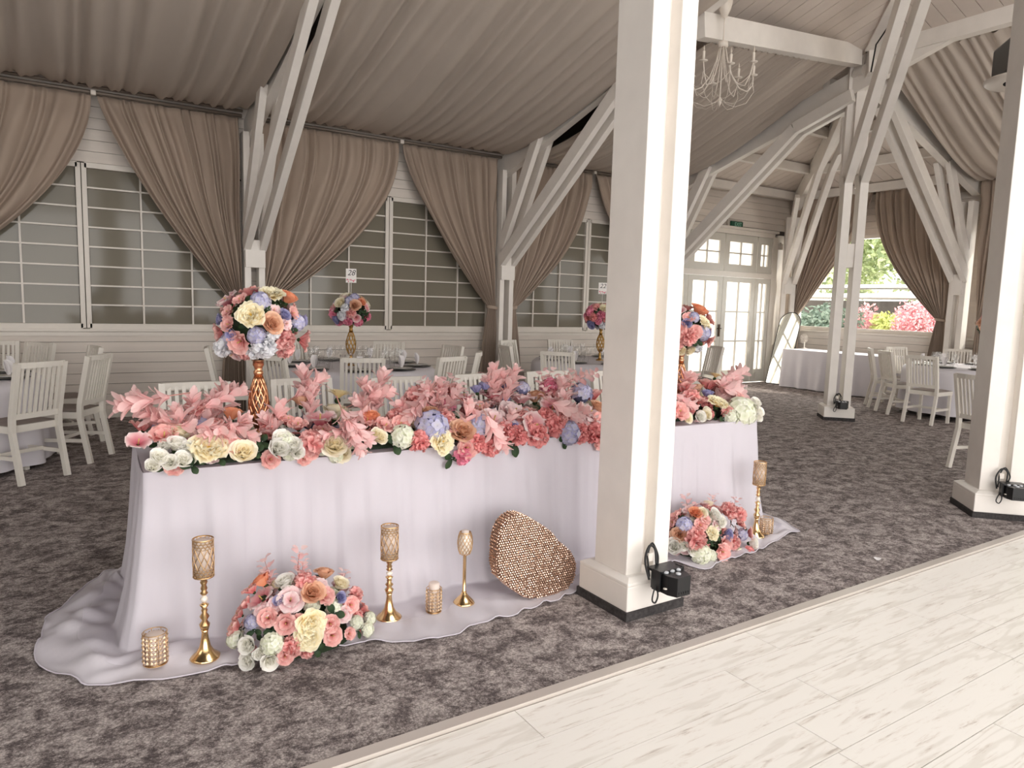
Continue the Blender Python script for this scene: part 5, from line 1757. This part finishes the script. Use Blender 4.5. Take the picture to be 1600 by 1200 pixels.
# exit sign
ex = empty('exit_sign', (11.33, YW-.06, 3.155), label='small green exit sign above the glazed doors', cat='sign')
MB().box((0, .02, .0), (.42, .03, .17)).build('sign_bracket', mat('clear_acrylic', C(186, 178, 168), .2), ex)
MB().box((.02, -.01, 0), (.34, .035, .115)).build('sign_panel', mat('exit_green', C(10, 70, 50), .4), ex)
inst('sign_text', text_mesh('EXIT', .10, mat('exit_lettering', C(150, 205, 180), .5), 'sign_text'), ex, (.05, -.030, 0), (PI/2, 0, 0))
# alarm sensor by the corner post
sn = MB().box((0, 0, 0), (.07, .06, .12)).lathe([(.02, .06), (.015, .09)], 8).build('wall_sensor', M_frame); sn.location = (12.78, YW-.05, 2.82); tag(sn, 'small white sensor box beside the corner truss', 'sensor')
# scrap on the carpet
lt = MB(); petal(lt, .05, .022, 1.35, 1.6, .6, cup=.2, nu=3, nv=3); lt = lt.build('petal_scrap', M_nap); lt.location = (4.18, 2.29, .004); tag(lt, 'single white scrap lying on the carpet by the laminate edge', 'litter')
# loose wires stapled along the far roof
wb = MB(); wb.tube([(8.2, 4.7, zc(8.2, 4.7)-.05), (8.7, 5.1, zc(8.7, 5.1)-.06), (9.0, 5.55, 4.92), (9.02, 5.6, 4.6)], .010, 5); wb = wb.build('ceiling_cable', M_cable); tag(wb, 'dark cable running along the planks above the far open post', 'cable')

# ================================================================ OUTSIDE
gm = mat('outdoor_paving', C(206, 200, 190), .9, var=.1)
gr = MB().box((30, 8, -.15), (33.4, 60, .1)).box((2, 30, -.15), (22, 40, .1)).build('ground', gm); tag(gr, 'pale paved garden ground outside the windows', kind='structure')


def foliage_mat(name, c0, c1, c2):
    m = bpy.data.materials.new(name); m.use_nodes = True
    nt = m.node_tree; b = nt.nodes['Principled BSDF']; L = nt.links.new
    a = nt.nodes.new('ShaderNodeAttribute'); a.attribute_name = 'tint'; L(a.outputs['Color'], b.inputs['Base Color'])
    b.inputs['Roughness'].default_value = .6
    t = nt.nodes.new('ShaderNodeBsdfTranslucent'); L(a.outputs['Color'], t.inputs[0]); mx = nt.nodes.new('ShaderNodeMixShader'); mx.inputs[0].default_value = .35
    L(b.outputs[0], mx.inputs[1]); L(t.outputs[0], mx.inputs[2]); L(mx.outputs[0], nt.nodes['Material Output'].inputs[0])
    return m


M_fol = foliage_mat('garden_leaf', 0, 0, 0)
M_bark = mat('tree_bark', C(96, 80, 66), .9)


def bush(name, label, cat_, c, rad, cols, n, ls, seed, trunk=True):
    r = random.Random(seed); t = empty(name, (c[0], c[1], -.1), label=label, cat=cat_)
    mb = MB()
    lumps = [(Vector((r.uniform(-.6, .6)*rad[0], r.uniform(-.6, .6)*rad[1], c[2]+.1+r.uniform(-.6, .6)*rad[2])), r.uniform(.35, .6)) for _ in range(14)]
    for i in range(n):
        ce_, k = lumps[r.randrange(14)]
        d = Vector((r.gauss(0, 1), r.gauss(0, 1), r.gauss(0, 1))).normalized()
        p = ce_+Vector((d.x*rad[0], d.y*rad[1], d.z*rad[2]))*k*r.uniform(.75, 1.05)
        if p.z < .05: p.z = .05+r.random()*.2
        a = Vector((r.gauss(0, 1), r.gauss(0, 1), r.gauss(0, 1))).normalized(); b_ = a.cross(d)
        if b_.length < .01: continue
        b_.normalize(); s = ls*r.uniform(.6, 1.2)
        col = mixc(cols[r.randrange(len(cols))], cols[0], r.random()*.4)
        mb.add([p-a*s, p+b_*s*.5, p+a*s, p-b_*s*.5], [(0, 1, 2, 3)], False, col)
    o = mb.build('foliage', M_fol, t, col=True); o['kind'] = 'stuff'
    if trunk:
        MB().tube([(0, 0, -.05), (.03, .02, c[2]*.6), (0, 0, c[2])], [.12*rad[0]**.5*.5, .05, .03], 7).build('trunk', M_bark, t)
    return t


GR = [C(176, 190, 140), C(194, 206, 156), C(214, 222, 178), C(146, 162, 122), C(226, 230, 196)]  # greens paled so the leaf colour carries the glare of the overexposed garden
bush('hedge_tree', 'tall bright green trees filling the upper garden window, left one', 'tree', (34, 21.0, 5.5), (4.2, 3.6, 3.6), GR, 9000, .17, 1)
bush('hedge_tree', 'tall bright green tree in the middle behind the white canopy', 'tree', (33, 16.2, 5.2), (4.2, 3.4, 3.8), GR, 9000, .17, 2)
bush('hedge_tree', 'tall bright green tree at the right behind the white canopy', 'tree', (34, 11.2, 5.4), (4.0, 3.4, 3.8), GR, 8000, .17, 3)
PKC = [C(226, 164, 170), C(240, 196, 198), C(204, 138, 148), C(248, 220, 218)]  # pinks paled and greyed, the same outdoor glare put into the colour
bush('red_shrub', 'round pink red shrub in the middle of the garden window', 'shrub', (24.5, 12.85, 1.0), (1.0, .95, .95), PKC, 5000, .07, 4)
bush('red_shrub', 'pink red shrub glimpsed between the twin boards of the open post', 'shrub', (25.5, 15.3, .9), (.9, .8, .85), PKC, 3000, .07, 5)
bush('yellow_green_shrub', 'yellow green shrub left of the round pink shrub', 'shrub', (25.2, 14.1, .85), (.7, .6, .75), [C(206, 212, 130), C(224, 226, 150), C(180, 192, 116)], 1500, .10, 6)
bush('dark_green_shrub', 'grey green shrub in the lower left of the garden window', 'shrub', (23.5, 16.1, .9), (1.5, 1.5, .95), [C(120, 138, 122), C(144, 158, 142), C(96, 114, 100)], 2600, .12, 7)
cn = empty('garden_canopy', (29, 15, 0), label='long white flat canopy roof across the garden', cat='canopy')
M_can = mat('white_canopy_paint', C(244, 240, 236), .5)
MB().box((0, 0, 2.20), (4.0, 16, .16)).build('canopy_roof', M_can, cn)
MB().box((.6, 0, 2.62), (2.6, 16, .12)).build('upper_roof', M_can, cn)
MB().box((1.5, 0, 1.0), (.1, 16, 2.1)).build('back_wall', mat('dark_garden_wall', C(120, 116, 114), .9), cn)
for y in (-7.5, -4.2, -.9, 2.4, 5.7):
    MB().box((-1.9, y, 1.05), (.14, .14, 2.25)).build('canopy_post', M_can, cn)
